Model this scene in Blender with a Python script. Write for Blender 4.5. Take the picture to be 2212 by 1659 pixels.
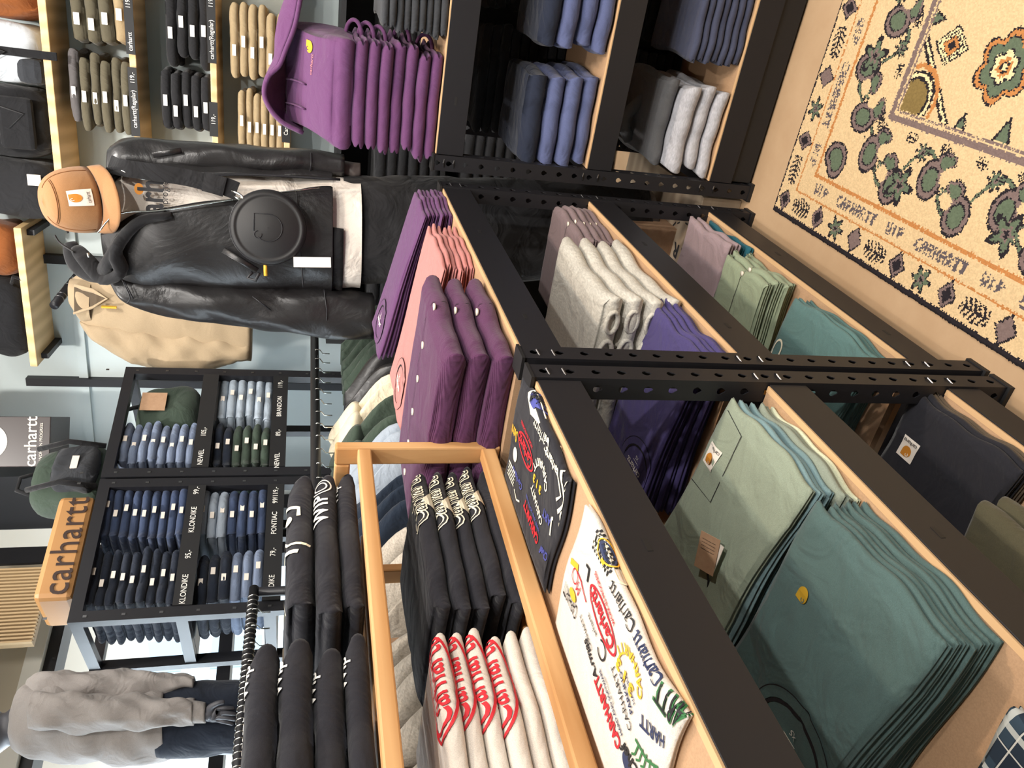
import bpy, bmesh, math, random
import numpy as np
from mathutils import Vector, Matrix
for o in list(bpy.data.objects): bpy.data.objects.remove(o)
SC = bpy.context.scene
COL = SC.collection
PI = math.pi
# ------------------------------------------------------------------ camera (the phone was held sideways: world up points to the left of the frame)
F = 1636.44; TH, RO, YW = 0.27092972, 0.01919103, 0.53435885
CAM = np.array([0.578, -2.231, 1.45])
_d = np.array([math.cos(TH)*math.cos(RO), math.cos(TH)*math.sin(RO), math.sin(TH)])
_z = np.array([0, 0, 1.]); _h = _z-(_z@_d)*_d; _h /= np.linalg.norm(_h)
_r = np.cross(_h, -_d); _Y = math.cos(YW)*_h+math.sin(YW)*_r; _X = np.cross(_Y, -_d); _U = -_d
def ray(x, y):
    v = np.array([x-1106, y-829.5, F]); return np.array([v@_X, v@_Y, v@_U])
cd = bpy.data.cameras.new('camera'); cam = bpy.data.objects.new('camera', cd); COL.objects.link(cam)
cd.sensor_width = 36; cd.lens = 36*F/2212; cd.clip_start = .02; cd.clip_end = 200
cr = Vector((_X[0], _Y[0], _U[0])); cu = -Vector((_X[1], _Y[1], _U[1])); cb = -Vector((_X[2], _Y[2], _U[2]))
M = Matrix((cr, cu, cb)).transposed().to_4x4(); M.translation = Vector(CAM); cam.matrix_world = M
SC.camera = cam
SC.view_settings.view_transform = 'Standard'; SC.view_settings.look = 'None'
SC.view_settings.exposure = 0.0; SC.view_settings.gamma = 1
SC.view_settings.use_curve_mapping = False
W = bpy.data.worlds.new('world'); SC.world = W; W.use_nodes = True
W.node_tree.nodes['Background'].inputs[0].default_value = (.84, .95, 1, 1)
W.node_tree.nodes['Background'].inputs[1].default_value = 3.8
def lamp(name, kind, loc, to, power, color, **kw):
    l = bpy.data.lights.new(name, kind); o = bpy.data.objects.new(name, l); COL.objects.link(o)
    o.location = loc; o.rotation_euler = (Vector(to)-Vector(loc)).to_track_quat('-Z', 'Y').to_euler()
    l.energy = power; l.color = color
    for k, v in kw.items(): setattr(l, k, v)
    return o
WARM = (1, .80, .60); NEUT = (1, .955, .90); COOL = (.78, .90, 1)
lamp('track_spot', 'SPOT', (1.9, -2.2, 2.9), (-.1, -.9, .8), 150, NEUT, spot_size=1.5, spot_blend=.5, shadow_soft_size=.035)
lamp('track_spot', 'SPOT', (1.0, -1.6, 3.1), (.3, .1, 1.0), 80, NEUT, spot_size=1.5, spot_blend=.6, shadow_soft_size=.035)
lamp('track_spot', 'SPOT', (.3, -2.6, 3.1), (-.2, -1.2, 1.0), 60, NEUT, spot_size=1.5, spot_blend=.5, shadow_soft_size=.04)
lamp('track_spot', 'SPOT', (.9, -.6, 3.1), (.5, -.7, 0), 90, WARM, spot_size=1.7, spot_blend=.6, shadow_soft_size=.05)
lamp('track_spot', 'SPOT', (.1, -1.1, 3.2), (-.3, .3, 1.7), 70, NEUT, spot_size=1.1, spot_blend=.6, shadow_soft_size=.04)
lamp('wall_spot', 'SPOT', (.3, .1, 3.3), (.1, 1.6, 1.9), 130, NEUT, spot_size=2.0, spot_blend=.7, shadow_soft_size=.05)
lamp('wall_spot', 'SPOT', (-1.2, -.4, 3.3), (-1.2, 1.4, 1.6), 120, NEUT, spot_size=2.0, spot_blend=.8, shadow_soft_size=.05)
lamp('track_spot', 'SPOT', (3.3, -2.0, 3.1), (-.3, -1.2, .6), 170, NEUT, spot_size=.9, spot_blend=.6, shadow_soft_size=.06)  # added fill spot out of view, reaches deep under the shelf tops
lamp('ceiling_fill', 'AREA', (.5, -.9, 3.35), (.3, -.9, 0), 85, NEUT, size=3.4)  # unseen area light added as ambient fill, not a fitting of the shop
lamp('window_daylight', 'AREA', (-3.3, -1.0, 2.0), (-.8, -.5, 1.3), 150, COOL, shape='RECTANGLE', size=2.6, size_y=2.2)

# ------------------------------------------------------------------ helpers
def lin(c):
    return tuple(((v/255)/12.92 if v/255 <= .04045 else ((v/255+.055)/1.055)**2.4) for v in c)
def tag(o, label=None, cat=None, group=None, kind=None):
    if label: o['label'] = label
    if cat: o['category'] = cat
    if group: o['group'] = group
    if kind: o['kind'] = kind
    return o
def empty(name, loc=(0, 0, 0), rz=0, label=None, cat=None, group=None):
    o = bpy.data.objects.new(name, None); COL.objects.link(o); o.location = loc; o.rotation_euler = (0, 0, rz)
    o.empty_display_size = .05
    return tag(o, label, cat, group)
def mk(name, v, f, mat, parent=None, smooth=True, loc=None, rz=0):
    me = bpy.data.meshes.new(name); me.from_pydata([tuple(map(float, p)) for p in v], [], f)
    for m in (mat if isinstance(mat, (list, tuple)) else [mat]): me.materials.append(m)
    if smooth: me.polygons.foreach_set('use_smooth', [True]*len(me.polygons))
    me.update()
    o = bpy.data.objects.new(name, me); COL.objects.link(o)
    if parent: o.parent = parent
    if loc is not None: o.location = loc; o.rotation_euler = (0, 0, rz)
    return o
class MB:
    def __init__(s): s.v = []; s.f = []
    def add(s, v, f):
        n = len(s.v); s.v += [tuple(map(float, p)) for p in v]; s.f += [tuple(i+n for i in q) for q in f]; return s
    def box(s, a, b, M=None):
        x0, y0, z0 = a; x1, y1, z1 = b
        v = [(x0,y0,z0),(x1,y0,z0),(x1,y1,z0),(x0,y1,z0),(x0,y0,z1),(x1,y0,z1),(x1,y1,z1),(x0,y1,z1)]
        if M is not None: v = [tuple(M@Vector(p)) for p in v]
        return s.add(v, [(0,3,2,1),(4,5,6,7),(0,1,5,4),(1,2,6,5),(2,3,7,6),(3,0,4,7)])
    def tube(s, pts, r, n=10, flat=1.0, closed=False):
        pts = [Vector(p) for p in pts]; rs = r if isinstance(r, (list, tuple)) else [r]*len(pts)
        up = Vector((0, 0, 1)); rings = []; prev = None
        for i, p in enumerate(pts):
            t = (pts[min(i+1, len(pts)-1)]-pts[max(i-1, 0)]).normalized()
            if closed: t = (pts[(i+1) % len(pts)]-pts[i-1]).normalized()
            a = prev if prev is not None else (up if abs(t.z) < .9 else Vector((1, 0, 0)))
            a = (a-t*a.dot(t)).normalized(); prev = a; b = t.cross(a)
            rings.append([p+a*math.cos(2*PI*k/n)*rs[i]+b*math.sin(2*PI*k/n)*rs[i]*flat for k in range(n)])
        v = [q for R in rings for q in R]; f = []
        m = len(pts)
        for i in range(m if closed else m-1):
            j = (i+1) % m
            for k in range(n): f.append((i*n+k, i*n+(k+1) % n, j*n+(k+1) % n, j*n+k))
        if not closed: f += [tuple(range(n))[::-1], tuple((m-1)*n+k for k in range(n))]
        return s.add(v, f)
    def cyl(s, a, b, r, n=16): return s.tube([a, b], r, n)
    def build(s, name, mat, parent=None, smooth=False, bevel=0, loc=None, rz=0):
        o = mk(name, s.v, s.f, mat, parent, smooth, loc, rz)
        if bevel:
            m = o.modifiers.new('bevel', 'BEVEL'); m.width = bevel; m.segments = 2; m.limit_method = 'ANGLE'
        return o
# ------------------------------------------------------------------ materials
def base(name, rough=.8, col=(.5, .5, .5), metal=0, spec=.5):
    m = bpy.data.materials.new(name); m.use_nodes = True; nt = m.node_tree; b = nt.nodes['Principled BSDF']
    b.inputs['Base Color'].default_value = (*col, 1); b.inputs['Roughness'].default_value = rough
    b.inputs['Metallic'].default_value = metal; b.inputs['Specular IOR Level'].default_value = spec
    return m, nt, b
def N(nt, t, **kw):
    n = nt.nodes.new(t)
    for k, v in kw.items():
        if k in n.inputs.keys(): n.inputs[k].default_value = v
        else: setattr(n, k, v)
    return n
def fabric(name, rgb, var=.12, melange=0, bump=.25, rough=.9, scale=900, wr=.5, cord=False):
    m, nt, b = base(name, rough, lin(rgb), spec=.2); L = nt.links
    tc = N(nt, 'ShaderNodeTexCoord'); c = lin(rgb)
    n1 = N(nt, 'ShaderNodeTexNoise', Scale=scale if not melange else 260, Detail=3.0)
    if melange:
        mp = N(nt, 'ShaderNodeMapping'); mp.inputs['Scale'].default_value = (1, .35, 1)
        L.new(tc.outputs['Object'], mp.inputs[0]); L.new(mp.outputs[0], n1.inputs['Vector'])
    else: L.new(tc.outputs['Object'], n1.inputs['Vector'])
    cr_ = N(nt, 'ShaderNodeValToRGB'); k = max(var, melange)
    cr_.color_ramp.elements[0].position = .35; cr_.color_ramp.elements[1].position = .65
    cr_.color_ramp.elements[0].color = (*[v*(1-k) for v in c], 1); cr_.color_ramp.elements[1].color = (*[min(1, v*(1+k)) for v in c], 1)
    L.new(n1.outputs['Fac'], cr_.inputs[0]); L.new(cr_.outputs[0], b.inputs['Base Color'])
    n2 = N(nt, 'ShaderNodeTexNoise', Scale=9.0, Detail=3.0, Distortion=1.2); L.new(tc.outputs['Object'], n2.inputs['Vector'])
    b1 = N(nt, 'ShaderNodeBump', Strength=bump, Distance=.002); b2 = N(nt, 'ShaderNodeBump', Strength=wr, Distance=.03)
    if cord:
        w = N(nt, 'ShaderNodeTexWave', Scale=110.0); w.bands_direction = 'Y'; L.new(tc.outputs['Object'], w.inputs['Vector'])
        L.new(w.outputs['Fac'], b1.inputs['Height']); b1.inputs['Distance'].default_value = .0015; b1.inputs['Strength'].default_value = .5
    else: L.new(n1.outputs['Fac'], b1.inputs['Height'])
    L.new(n2.outputs['Fac'], b2.inputs['Height']); L.new(b2.outputs[0], b1.inputs['Normal']); L.new(b1.outputs[0], b.inputs['Normal'])
    b.inputs['Sheen Weight'].default_value = .12
    return m
def plain(name, rgb, rough=.6, metal=0, spec=.5): return base(name, rough, lin(rgb), metal, spec)[0]
def wood(name, rgb1, rgb2, axis='Y', scale=9, rough=.55, chip=False):
    m, nt, b = base(name, rough); L = nt.links; tc = N(nt, 'ShaderNodeTexCoord'); mp = N(nt, 'ShaderNodeMapping')
    s = {'X': (.12, 1, 1), 'Y': (1, .12, 1), 'Z': (1, 1, .12)}[axis]
    mp.inputs['Scale'].default_value = (1, 1, 1) if chip else s; L.new(tc.outputs['Object'], mp.inputs[0])
    n = N(nt, 'ShaderNodeTexNoise', Scale=400. if chip else scale*5, Detail=5., Distortion=0 if chip else .8); L.new(mp.outputs[0], n.inputs['Vector'])
    w = N(nt, 'ShaderNodeTexWave', Scale=scale, Distortion=6., Detail=2.); w.wave_type = 'RINGS'; L.new(mp.outputs[0], w.inputs['Vector'])
    mx = N(nt, 'ShaderNodeMix'); mx.data_type = 'FLOAT'; mx.inputs[0].default_value = .0 if chip else .5
    L.new(n.outputs['Fac'], mx.inputs[2]); L.new(w.outputs['Fac'], mx.inputs[3])
    cr_ = N(nt, 'ShaderNodeValToRGB'); cr_.color_ramp.elements[0].color = (*lin(rgb1), 1); cr_.color_ramp.elements[1].color = (*lin(rgb2), 1)
    cr_.color_ramp.elements[0].position = .25; cr_.color_ramp.elements[1].position = .75
    L.new(mx.outputs[0], cr_.inputs[0]); L.new(cr_.outputs[0], b.inputs['Base Color'])
    return m
def mottled(name, rgb1, rgb2, scale=3, rough=.8, bump=0, det=6.):
    m, nt, b = base(name, rough); L = nt.links; tc = N(nt, 'ShaderNodeTexCoord')
    n = N(nt, 'ShaderNodeTexNoise', Scale=float(scale), Detail=det, Roughness=.65); L.new(tc.outputs['Object'], n.inputs['Vector'])
    cr_ = N(nt, 'ShaderNodeValToRGB'); cr_.color_ramp.elements[0].color = (*lin(rgb1), 1); cr_.color_ramp.elements[1].color = (*lin(rgb2), 1)
    cr_.color_ramp.elements[0].position = .3; cr_.color_ramp.elements[1].position = .7
    L.new(n.outputs['Fac'], cr_.inputs[0]); L.new(cr_.outputs[0], b.inputs['Base Color'])
    if bump:
        bp = N(nt, 'ShaderNodeBump', Strength=bump, Distance=.003); n3 = N(nt, 'ShaderNodeTexNoise', Scale=scale*40., Detail=3.); L.new(tc.outputs['Object'], n3.inputs['Vector'])
        L.new(n3.outputs['Fac'], bp.inputs['Height']); L.new(bp.outputs[0], b.inputs['Normal'])
    return m
MT = {}
MT['steel'] = plain('black_powder_coated_steel', (31, 31, 35), .45, 0, .35)
MT['pin'] = plain('zinc_pin', (120, 120, 122), .35, 1)
MT['chrome'] = plain('chrome', (210, 210, 205), .18, 1)
MT['ply'] = wood('shelf_plywood', (172, 138, 106), (190, 154, 120), chip=True, rough=.7)
MT['plyedge'] = plain('shelf_edge_birch', (208, 170, 126), .6)
MT['pine'] = wood('oiled_pine', (184, 134, 82), (212, 166, 114), 'Y', 7)
MT['pinez'] = wood('oiled_pine_upright', (184, 134, 82), (212, 166, 114), 'Z', 7)
MT['wallwood'] = wood('pale_shelf_timber', (206, 172, 120), (232, 200, 150), 'X', 5)
MT['floor'] = mottled('concrete_floor', (178, 146, 112), (196, 166, 132), 2.2, .6, .15)
MT['wall'] = mottled('painted_wall', (184, 194, 194), (194, 204, 204), 1.2, .85)
MT['ceil'] = plain('ceiling_paint', (200, 196, 188), .9)
MT['black'] = plain('black_paint', (22, 22, 24), .6)
MT['white'] = plain('white_print', (240, 236, 228), .7)
MT['cream'] = plain('cream_print', (238, 230, 205), .75)
MT['red'] = plain('red_print', (196, 30, 44), .7)
MT['blue'] = plain('blue_print', (70, 76, 150), .7)
MT['navyp'] = plain('navy_print', (40, 50, 84), .7)
MT['yellow'] = plain('yellow_print', (226, 176, 46), .7)
MT['green'] = plain('green_print', (50, 110, 62), .7)
MT['blackp'] = plain('black_print', (28, 28, 32), .7)
MT['orange'] = plain('orange_logo', (200, 130, 40), .7)
MT['gold'] = plain('gold_thread', (222, 176, 56), .4, .3)
MT['pearl'] = plain('pearl_button', (232, 224, 208), .25)
MT['card'] = mottled('kraft_card', (168, 132, 102), (180, 146, 116), 60, .8)
MT['label'] = plain('woven_label', (236, 226, 214), .75)
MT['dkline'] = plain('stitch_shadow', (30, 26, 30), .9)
FB = {}
for k, c, kw in [('purple', (94, 60, 98), {}), ('hoodpurple', (92, 56, 94), dict(wr=.35)), ('pink', (184, 122, 118), {}), ('cord', (88, 50, 82), dict(cord=True)),
                 ('mauve', (126, 108, 110), {}), ('melange', (196, 192, 182), dict(melange=.11)), ('violet', (74, 66, 114), {}), ('lilac', (158, 138, 142), {}),
                 ('teal', (40, 96, 110), {}), ('sage', (148, 160, 134), {}), ('seagreen', (88, 118, 116), {}), ('blacktee', (36, 36, 42), {}), ('whitetee', (216, 208, 198), {}),
                 ('pocketsage', (142, 152, 134), {}), ('bluegrey', (118, 144, 148), {}), ('greygreen', (138, 146, 132), {}), ('mint', (216, 220, 190), {}), ('petrol', (80, 102, 100), dict(wr=.6)),
                 ('olive', (84, 80, 62), {}), ('brown', (92, 80, 66), {}), ('navy', (84, 92, 128), {}), ('dknavy', (34, 40, 56), {}), ('slate', (66, 70, 90), {}), ('greylt', (178, 178, 184), dict(melange=.1)),
                 ('greydk', (96, 96, 98), {}), ('khaki', (160, 140, 108), {}), ('olivep', (92, 86, 70), {}), ('greyp', (92, 88, 88), {}), ('blackp', (36, 36, 38), {}), ('denim1', (112, 124, 146), {}),
                 ('denim2', (58, 70, 96), {}), ('denim3', (160, 172, 184), {}), ('denim4', (36, 42, 54), {}), ('dkgreen', (58, 70, 60), {}), ('creamh', (214, 202, 176), {}), ('beige', (170, 150, 122), dict(wr=.15)),
                 ('sweat', (156, 150, 146), {}), ('hgrey', (176, 168, 156), dict(melange=.16)), ('hblue', (150, 160, 172), {}), ('hrose', (176, 150, 146), {}), ('hnavy', (30, 40, 54), {}), ('brownbag', (128, 74, 36), {}),
                 ('tan', (152, 110, 72), dict(wr=.2)), ('greybag', (196, 202, 208), {}), ('camo', (92, 88, 66), {}), ('graphite', (52, 54, 58), {}), ('darktrim', (30, 30, 32), {})]:
    FB[k] = fabric('fabric_'+k, c, **kw)
def leather():
    m, nt, b = base('black_leather', .33, lin((36, 35, 36)), spec=.5); L = nt.links; tc = N(nt, 'ShaderNodeTexCoord')
    n = N(nt, 'ShaderNodeTexNoise', Scale=5., Detail=5., Distortion=1.); v = N(nt, 'ShaderNodeTexVoronoi', Scale=500.)
    L.new(tc.outputs['Object'], n.inputs['Vector']); L.new(tc.outputs['Object'], v.inputs['Vector'])
    b1 = N(nt, 'ShaderNodeBump', Strength=.35, Distance=.03); b2 = N(nt, 'ShaderNodeBump', Strength=.15, Distance=.001)
    L.new(n.outputs['Fac'], b1.inputs['Height']); L.new(v.outputs['Distance'], b2.inputs['Height']); L.new(b1.outputs[0], b2.inputs['Normal']); L.new(b2.outputs[0], b.inputs['Normal'])
    return m
MT['leather'] = leather()
def plaid():
    m, nt, b = base('plaid_flannel', .9, spec=.2); L = nt.links; tc = N(nt, 'ShaderNodeTexCoord'); sp = N(nt, 'ShaderNodeSeparateXYZ'); L.new(tc.outputs['Object'], sp.inputs[0])
    def stripes(out, per, duty, off=0):
        a = N(nt, 'ShaderNodeMath', operation='MULTIPLY_ADD'); a.inputs[1].default_value = 1/per; a.inputs[2].default_value = off; L.new(out, a.inputs[0])
        fr = N(nt, 'ShaderNodeMath', operation='FRACT'); L.new(a.outputs[0], fr.inputs[0])
        lt = N(nt, 'ShaderNodeMath', operation='LESS_THAN'); lt.inputs[1].default_value = duty; L.new(fr.outputs[0], lt.inputs[0]); return lt.outputs[0]
    col = None
    prev = (*lin((52, 68, 82)), 1)
    for out, per, duty, off, c, fac in [('X', .07, .45, 0, (34, 42, 54), .7), ('Y', .07, .45, 0, (34, 42, 54), .7), ('X', .07, .12, .3, (196, 200, 196), .8), ('Y', .07, .12, .3, (196, 200, 196), .8), ('X', .07, .03, .6, (214, 214, 206), .8), ('Y', .07, .03, .6, (214, 214, 206), .8)]:
        s = stripes(sp.outputs[out], per, duty, off)
        ml = N(nt, 'ShaderNodeMath', operation='MULTIPLY'); ml.inputs[1].default_value = fac; L.new(s, ml.inputs[0])
        mx = N(nt, 'ShaderNodeMix'); mx.data_type = 'RGBA'; L.new(ml.outputs[0], mx.inputs[0])
        if col is None: mx.inputs[6].default_value = prev
        else: L.new(col, mx.inputs[6])
        mx.inputs[7].default_value = (*lin(c), 1); col = mx.outputs[2]
    L.new(col, b.inputs['Base Color']); return m
FB['plaid'] = plaid()
# ------------------------------------------------------------------ lettering
_tc = {}
def text2(body, size=.03, shear=0, bold=0, sx=1, spacing=1):
    key = (body, shear, bold, spacing)
    if key not in _tc:
        c = bpy.data.curves.new('t', 'FONT'); c.body = body; c.size = 1; c.shear = shear; c.offset = bold; c.space_character = spacing
        c.align_x = 'CENTER'; c.align_y = 'CENTER'; c.resolution_u = 3; c.fill_mode = 'FRONT'
        o = bpy.data.objects.new('t', c); COL.objects.link(o); dg = bpy.context.evaluated_depsgraph_get(); dg.update()
        me = o.evaluated_get(dg).to_mesh(); v = np.array([x.co[:2] for x in me.vertices]).reshape(-1, 2); f = [tuple(p.vertices) for p in me.polygons]
        _tc[key] = (v, f); o.evaluated_get(dg).to_mesh_clear(); bpy.data.objects.remove(o); bpy.data.curves.remove(c)
    v, f = _tc[key]; return v*np.array([size*sx, size]), f
def xf(vf, dx=0, dy=0, rot=0, sx=1, sy=1):
    v, f = vf; c, s = math.cos(rot), math.sin(rot); v = v*np.array([sx, sy])
    return np.stack([v[:, 0]*c-v[:, 1]*s+dx, v[:, 0]*s+v[:, 1]*c+dy], 1), f
def ring2(rx, ry, w, n=36, a0=0, a1=2*PI):
    a = np.linspace(a0, a1, n+1); o = np.stack([np.cos(a)*rx, np.sin(a)*ry], 1); i = np.stack([np.cos(a)*(rx-w), np.sin(a)*(ry-w)], 1)
    return np.concatenate([o, i]), [(k, k+1, n+2+k, n+1+k) for k in range(n)]
def disc2(rx, ry=None, n=28):
    ry = ry or rx; a = np.arange(n)*2*PI/n; return np.stack([np.cos(a)*rx, np.sin(a)*ry], 1), [tuple(range(n))]
def rect2(w, h): return np.array([(-w/2, -h/2), (w/2, -h/2), (w/2, h/2), (-w/2, h/2)]), [(0, 1, 2, 3)]
def poly2(p): return np.array(p, float), [tuple(range(len(p)))]
def seg2(p, w):
    p = np.array(p, float); t = np.gradient(p, axis=0); t /= np.linalg.norm(t, axis=1)[:, None]+1e-9; n = np.stack([-t[:, 1], t[:, 0]], 1)*w/2
    k = len(p); return np.concatenate([p+n, p-n]), [(i, i+1, k+i+1, k+i) for i in range(k-1)]
def arc_text(body, r, size, a0, a1, smile=True, bold=.02):
    out = []; n = len(body)
    for i, ch in enumerate(body):
        a = a0+(a1-a0)*i/(n-1)
        if smile: out.append(xf(text2(ch, size, 0, bold), math.sin(a)*r, -math.cos(a)*r, a))
        else: out.append(xf(text2(ch, size, 0, bold), math.sin(a)*r, math.cos(a)*r, -a))
    return join2(out)
def join2(L):
    vs = []; fs = []; n = 0
    for v, f in L: vs.append(v); fs += [tuple(i+n for i in q) for q in f]; n += len(v)
    return np.concatenate(vs), fs
def clogo(s):          # the wave C: round bowl, flat top, hooked tip
    p = [(math.cos(a)*.5, math.sin(a)*.5) for a in np.linspace(PI*.62, PI*2, 26)]+[(.5, .42), (.48, .5), (.05, .5)]
    body = (np.array(p)*s, [tuple(range(len(p)))])
    return body
def clogo_hook(s): return join2([xf(ring2(.17*s, .17*s, .07*s, 18, -.4, 4.4), -.17*s, .23*s)])
def decal(parent, name, shape, mat, mapf, dx=0, dy=0, rot=0, cut=0, label=None):
    v, f = xf(shape, dx, dy, rot)
    if cut:
        bm = bmesh.new(); vs = [bm.verts.new((a, b, 0)) for a, b in v]
        for q in f:
            try: bm.faces.new([vs[i] for i in q])
            except ValueError: pass
        for ax in (0, 1):
            lo, hi = v[:, ax].min(), v[:, ax].max(); k = lo+cut
            while k < hi:
                co = [0, 0, 0]; co[ax] = k; no = [0, 0, 0]; no[ax] = 1
                bmesh.ops.bisect_plane(bm, geom=bm.verts[:]+bm.edges[:]+bm.faces[:], plane_co=co, plane_no=no); k += cut
        bm.verts.index_update(); v = np.array([x.co[:2] for x in bm.verts]); f = [tuple(x.index for x in q.verts) for q in bm.faces]; bm.free()
    o = mk(name, mapf(v), f, mat, parent, False)
    if label: o['label'] = label
    return o
# ------------------------------------------------------------------ folded garment (local: x to the aisle, front edge at 0; y along the shelf; z up)
def gz(x, y, seed, amp):
    r = np.random.RandomState(seed); z = 0
    for k in range(7):
        a = r.uniform(0, 2*PI); fr = r.uniform(7, 20); z = z+np.sin((x*math.cos(a)+y*math.sin(a))*fr+r.uniform(0, 6))*(1/(1+.15*k))
    for k in range(3):      # drag creases
        a = r.uniform(0, 2*PI); o = r.uniform(-.08, .08); dd = (x+.15)*math.sin(a)-y*math.cos(a)-o+.02*np.sin(30*(x+y)); z = z+2.2*np.exp(-(dd/.010)**2)*np.sin(9*(x*math.cos(a)+y*math.sin(a))+k)
    return z*amp*.25
class Fold:
    def __init__(s, Wd, D, H, seed=0, L=3, rise=0, amp=.006, droop=.3, gap=.008, wav=.004, roll=1.0, ss=None):
        s.gi = 0; s.W, s.D, s.H, s.seed, s.L, s.rise, s.amp, s.droop, s.gap, s.wav, s.roll = Wd, D, H, seed, L, rise, amp, droop, gap, wav, roll
        r = np.random.RandomState(seed+99); s.lo = r.uniform(-1, 1, (4, L+1)); s.ss = seed if ss is None else ss; s.ph = np.random.RandomState(s.ss+5).uniform(0, 6, 6)+r.uniform(-.35, .35, 6)
    def P(s, a, b, c):
        a, b, c = [np.asarray(t, float) for t in (a, b, c)]; Hh = s.H/2*s.roll
        e = np.sqrt(np.clip(1-(2*c-1)**2, 0, 1)); fr = a**10; bk = (1-a)**10
        sd = np.abs(b)**12
        lay = np.clip((c*s.L).astype(int), 0, s.L-1); g = np.abs(np.sin(PI*np.clip(c*s.L, 0, s.L)))**.5
        x = -s.D+s.D*a-fr*Hh*(1-e)*1.0+bk*.01*(1-g)
        x = x+fr*s.wav*np.sin(b*3+s.ph[0])*1.2+fr*s.wav*.6*np.sin(b*8+s.ph[1])
        off = s.lo[0][lay]*np.where(b > 0, 1, 0)+s.lo[1][lay]*np.where(b <= 0, 1, 0)
        y = b*s.W/2-np.sign(b)*sd*(s.gap*(1-g)+s.gap*.9*(off*.5+.5))+np.sign(b)*sd*s.wav*np.sin(a*7+s.ph[2])
        dr = s.droop*s.H*(np.abs(b)**8*.55+fr*0)
        top = s.H-dr*.6+(gz(x, y, s.ss, s.amp*.8)+gz(x, y, s.seed, s.amp*.2))*(1-.6*np.abs(b)**6)*(1-fr*.5)*min(1, .25+s.gi*.25)
        bot = (gz(x, y, s.ss, s.amp*.8))*(1-.6*np.abs(b)**6)*(1-fr*.5)*min(1, s.gi*.25)
        z = bot+(top-bot)*c+s.rise*(1-a)*(c+s.gi)
        return np.stack([x, y, z], -1)
    def mesh(s, name, mat, parent=None, nx=26, ny=26, cls=None):
        nz = max(6, s.L*3); ids = {}; A = []; f = []
        ta = 1-(1-np.linspace(0, 1, nx+1))**1.35; tb = np.sign(np.linspace(-1, 1, ny+1))*(1-(1-np.abs(np.linspace(-1, 1, ny+1)))**1.3)
        def vid(i, j, k):
            if (i, j, k) not in ids: ids[(i, j, k)] = len(A); A.append((ta[i], tb[j], k/nz))
            return ids[(i, j, k)]
        for i in range(nx):
            for j in range(ny):
                f.append((vid(i, j, nz), vid(i+1, j, nz), vid(i+1, j+1, nz), vid(i, j+1, nz))); f.append((vid(i, j, 0), vid(i, j+1, 0), vid(i+1, j+1, 0), vid(i+1, j, 0)))
            for k in range(nz):
                f.append((vid(i, 0, k), vid(i+1, 0, k), vid(i+1, 0, k+1), vid(i, 0, k+1))); f.append((vid(i, ny, k), vid(i, ny, k+1), vid(i+1, ny, k+1), vid(i+1, ny, k)))
        for j in range(ny):
            for k in range(nz):
                f.append((vid(0, j, k), vid(0, j, k+1), vid(0, j+1, k+1), vid(0, j+1, k))); f.append((vid(nx, j, k), vid(nx, j+1, k), vid(nx, j+1, k+1), vid(nx, j, k+1)))
        A = np.array(A); v = s.P(A[:, 0], A[:, 1], A[:, 2]); return mk(name, v, f, mat, parent, True)
    def top(s, lift=.0015):
        Hh = s.H/2*s.roll
        def m(v):       # v: text plane, right = +y, up = -x ; origin at the front edge; beyond the edge it wraps round the roll
            u, w = v[:, 0], v[:, 1]; xx = -w; arc = PI*Hh
            a_flat = np.clip((xx+s.D)/s.D, 0, 1); over = np.clip((xx+Hh)/arc, 0, 1)
            b = np.clip(u/(s.W/2), -1, 1)
            p = s.P(a_flat, b, np.ones_like(a_flat))
            phi = over*PI; q = s.P(np.ones_like(over), b, (1+np.cos(phi))/2)
            fl = (xx <= -Hh)[:, None]; p = np.where(fl, p, q)
            n = np.where(fl, np.array([[0, 0, 1.]]), np.stack([np.sin(phi), 0*phi, np.cos(phi)], 1))
            return p+n*lift
        return m
ORD = ['top', 'second from top', 'third from top', 'fourth from top', 'fifth from top', 'sixth from top', 'seventh from top', 'eighth from top', 'ninth from top', 'tenth from top']
def stack(name, cat, desc, place, group, loc, rz, Wd, D, hs, mats, seed=0, L=3, jit=.006, **kw):
    """bottom to top; returns [(object, Fold)]"""
    out = []; z = loc[2]; n = len(hs); rr = random.Random(seed)
    for i, h in enumerate(hs):
        k = n-1-i; Fo = Fold(Wd*rr.uniform(.97, 1.02), D*rr.uniform(.97, 1), h, seed*31+i, L, ss=seed*31, **kw); Fo.gi = i
        e = empty(name, (loc[0], loc[1], z), rz, '%s, %s in stack %s' % (desc[k] if isinstance(desc, list) else desc, ORD[k], place) if n > 1 else '%s %s' % (desc, place), cat, group)
        j = rr.uniform(-jit, jit); j2 = rr.uniform(-jit, jit)*.6
        e.location = (loc[0]+(j2*math.cos(rz)-j*math.sin(rz)), loc[1]+(j2*math.sin(rz)+j*math.cos(rz)), z)
        Fo.mesh('cloth_body', FB[mats[i] if isinstance(mats, list) else mats], e)
        out.append((e, Fo)); z += h*.97+.0008
    return out
def label_patch(e, mapf, dx, dy, w=.045, h=.05, rot=0):
    decal(e, 'label', rect2(w, h), MT['label'], mapf, dx, dy, rot, .02)
    def m2(v): p = mapf(v); p[:, 2] += .0012; return p
    r = lambda a, b: (dx+a*math.cos(rot)-b*math.sin(rot), dy+a*math.sin(rot)+b*math.cos(rot))
    decal(e, 'label_emblem', clogo(w*.55), MT['orange'], m2, *r(0, h*.12), rot)
    def m3(v): p = mapf(v); p[:, 2] += .0018; return p
    decal(e, 'label_emblem_hook', clogo_hook(w*.55), MT['label'], m3, *r(0, h*.12), rot)
    decal(e, 'label_text', text2('carhartt', h*.24), MT['blackp'], m2, *r(0, -h*.33), rot)
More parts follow.
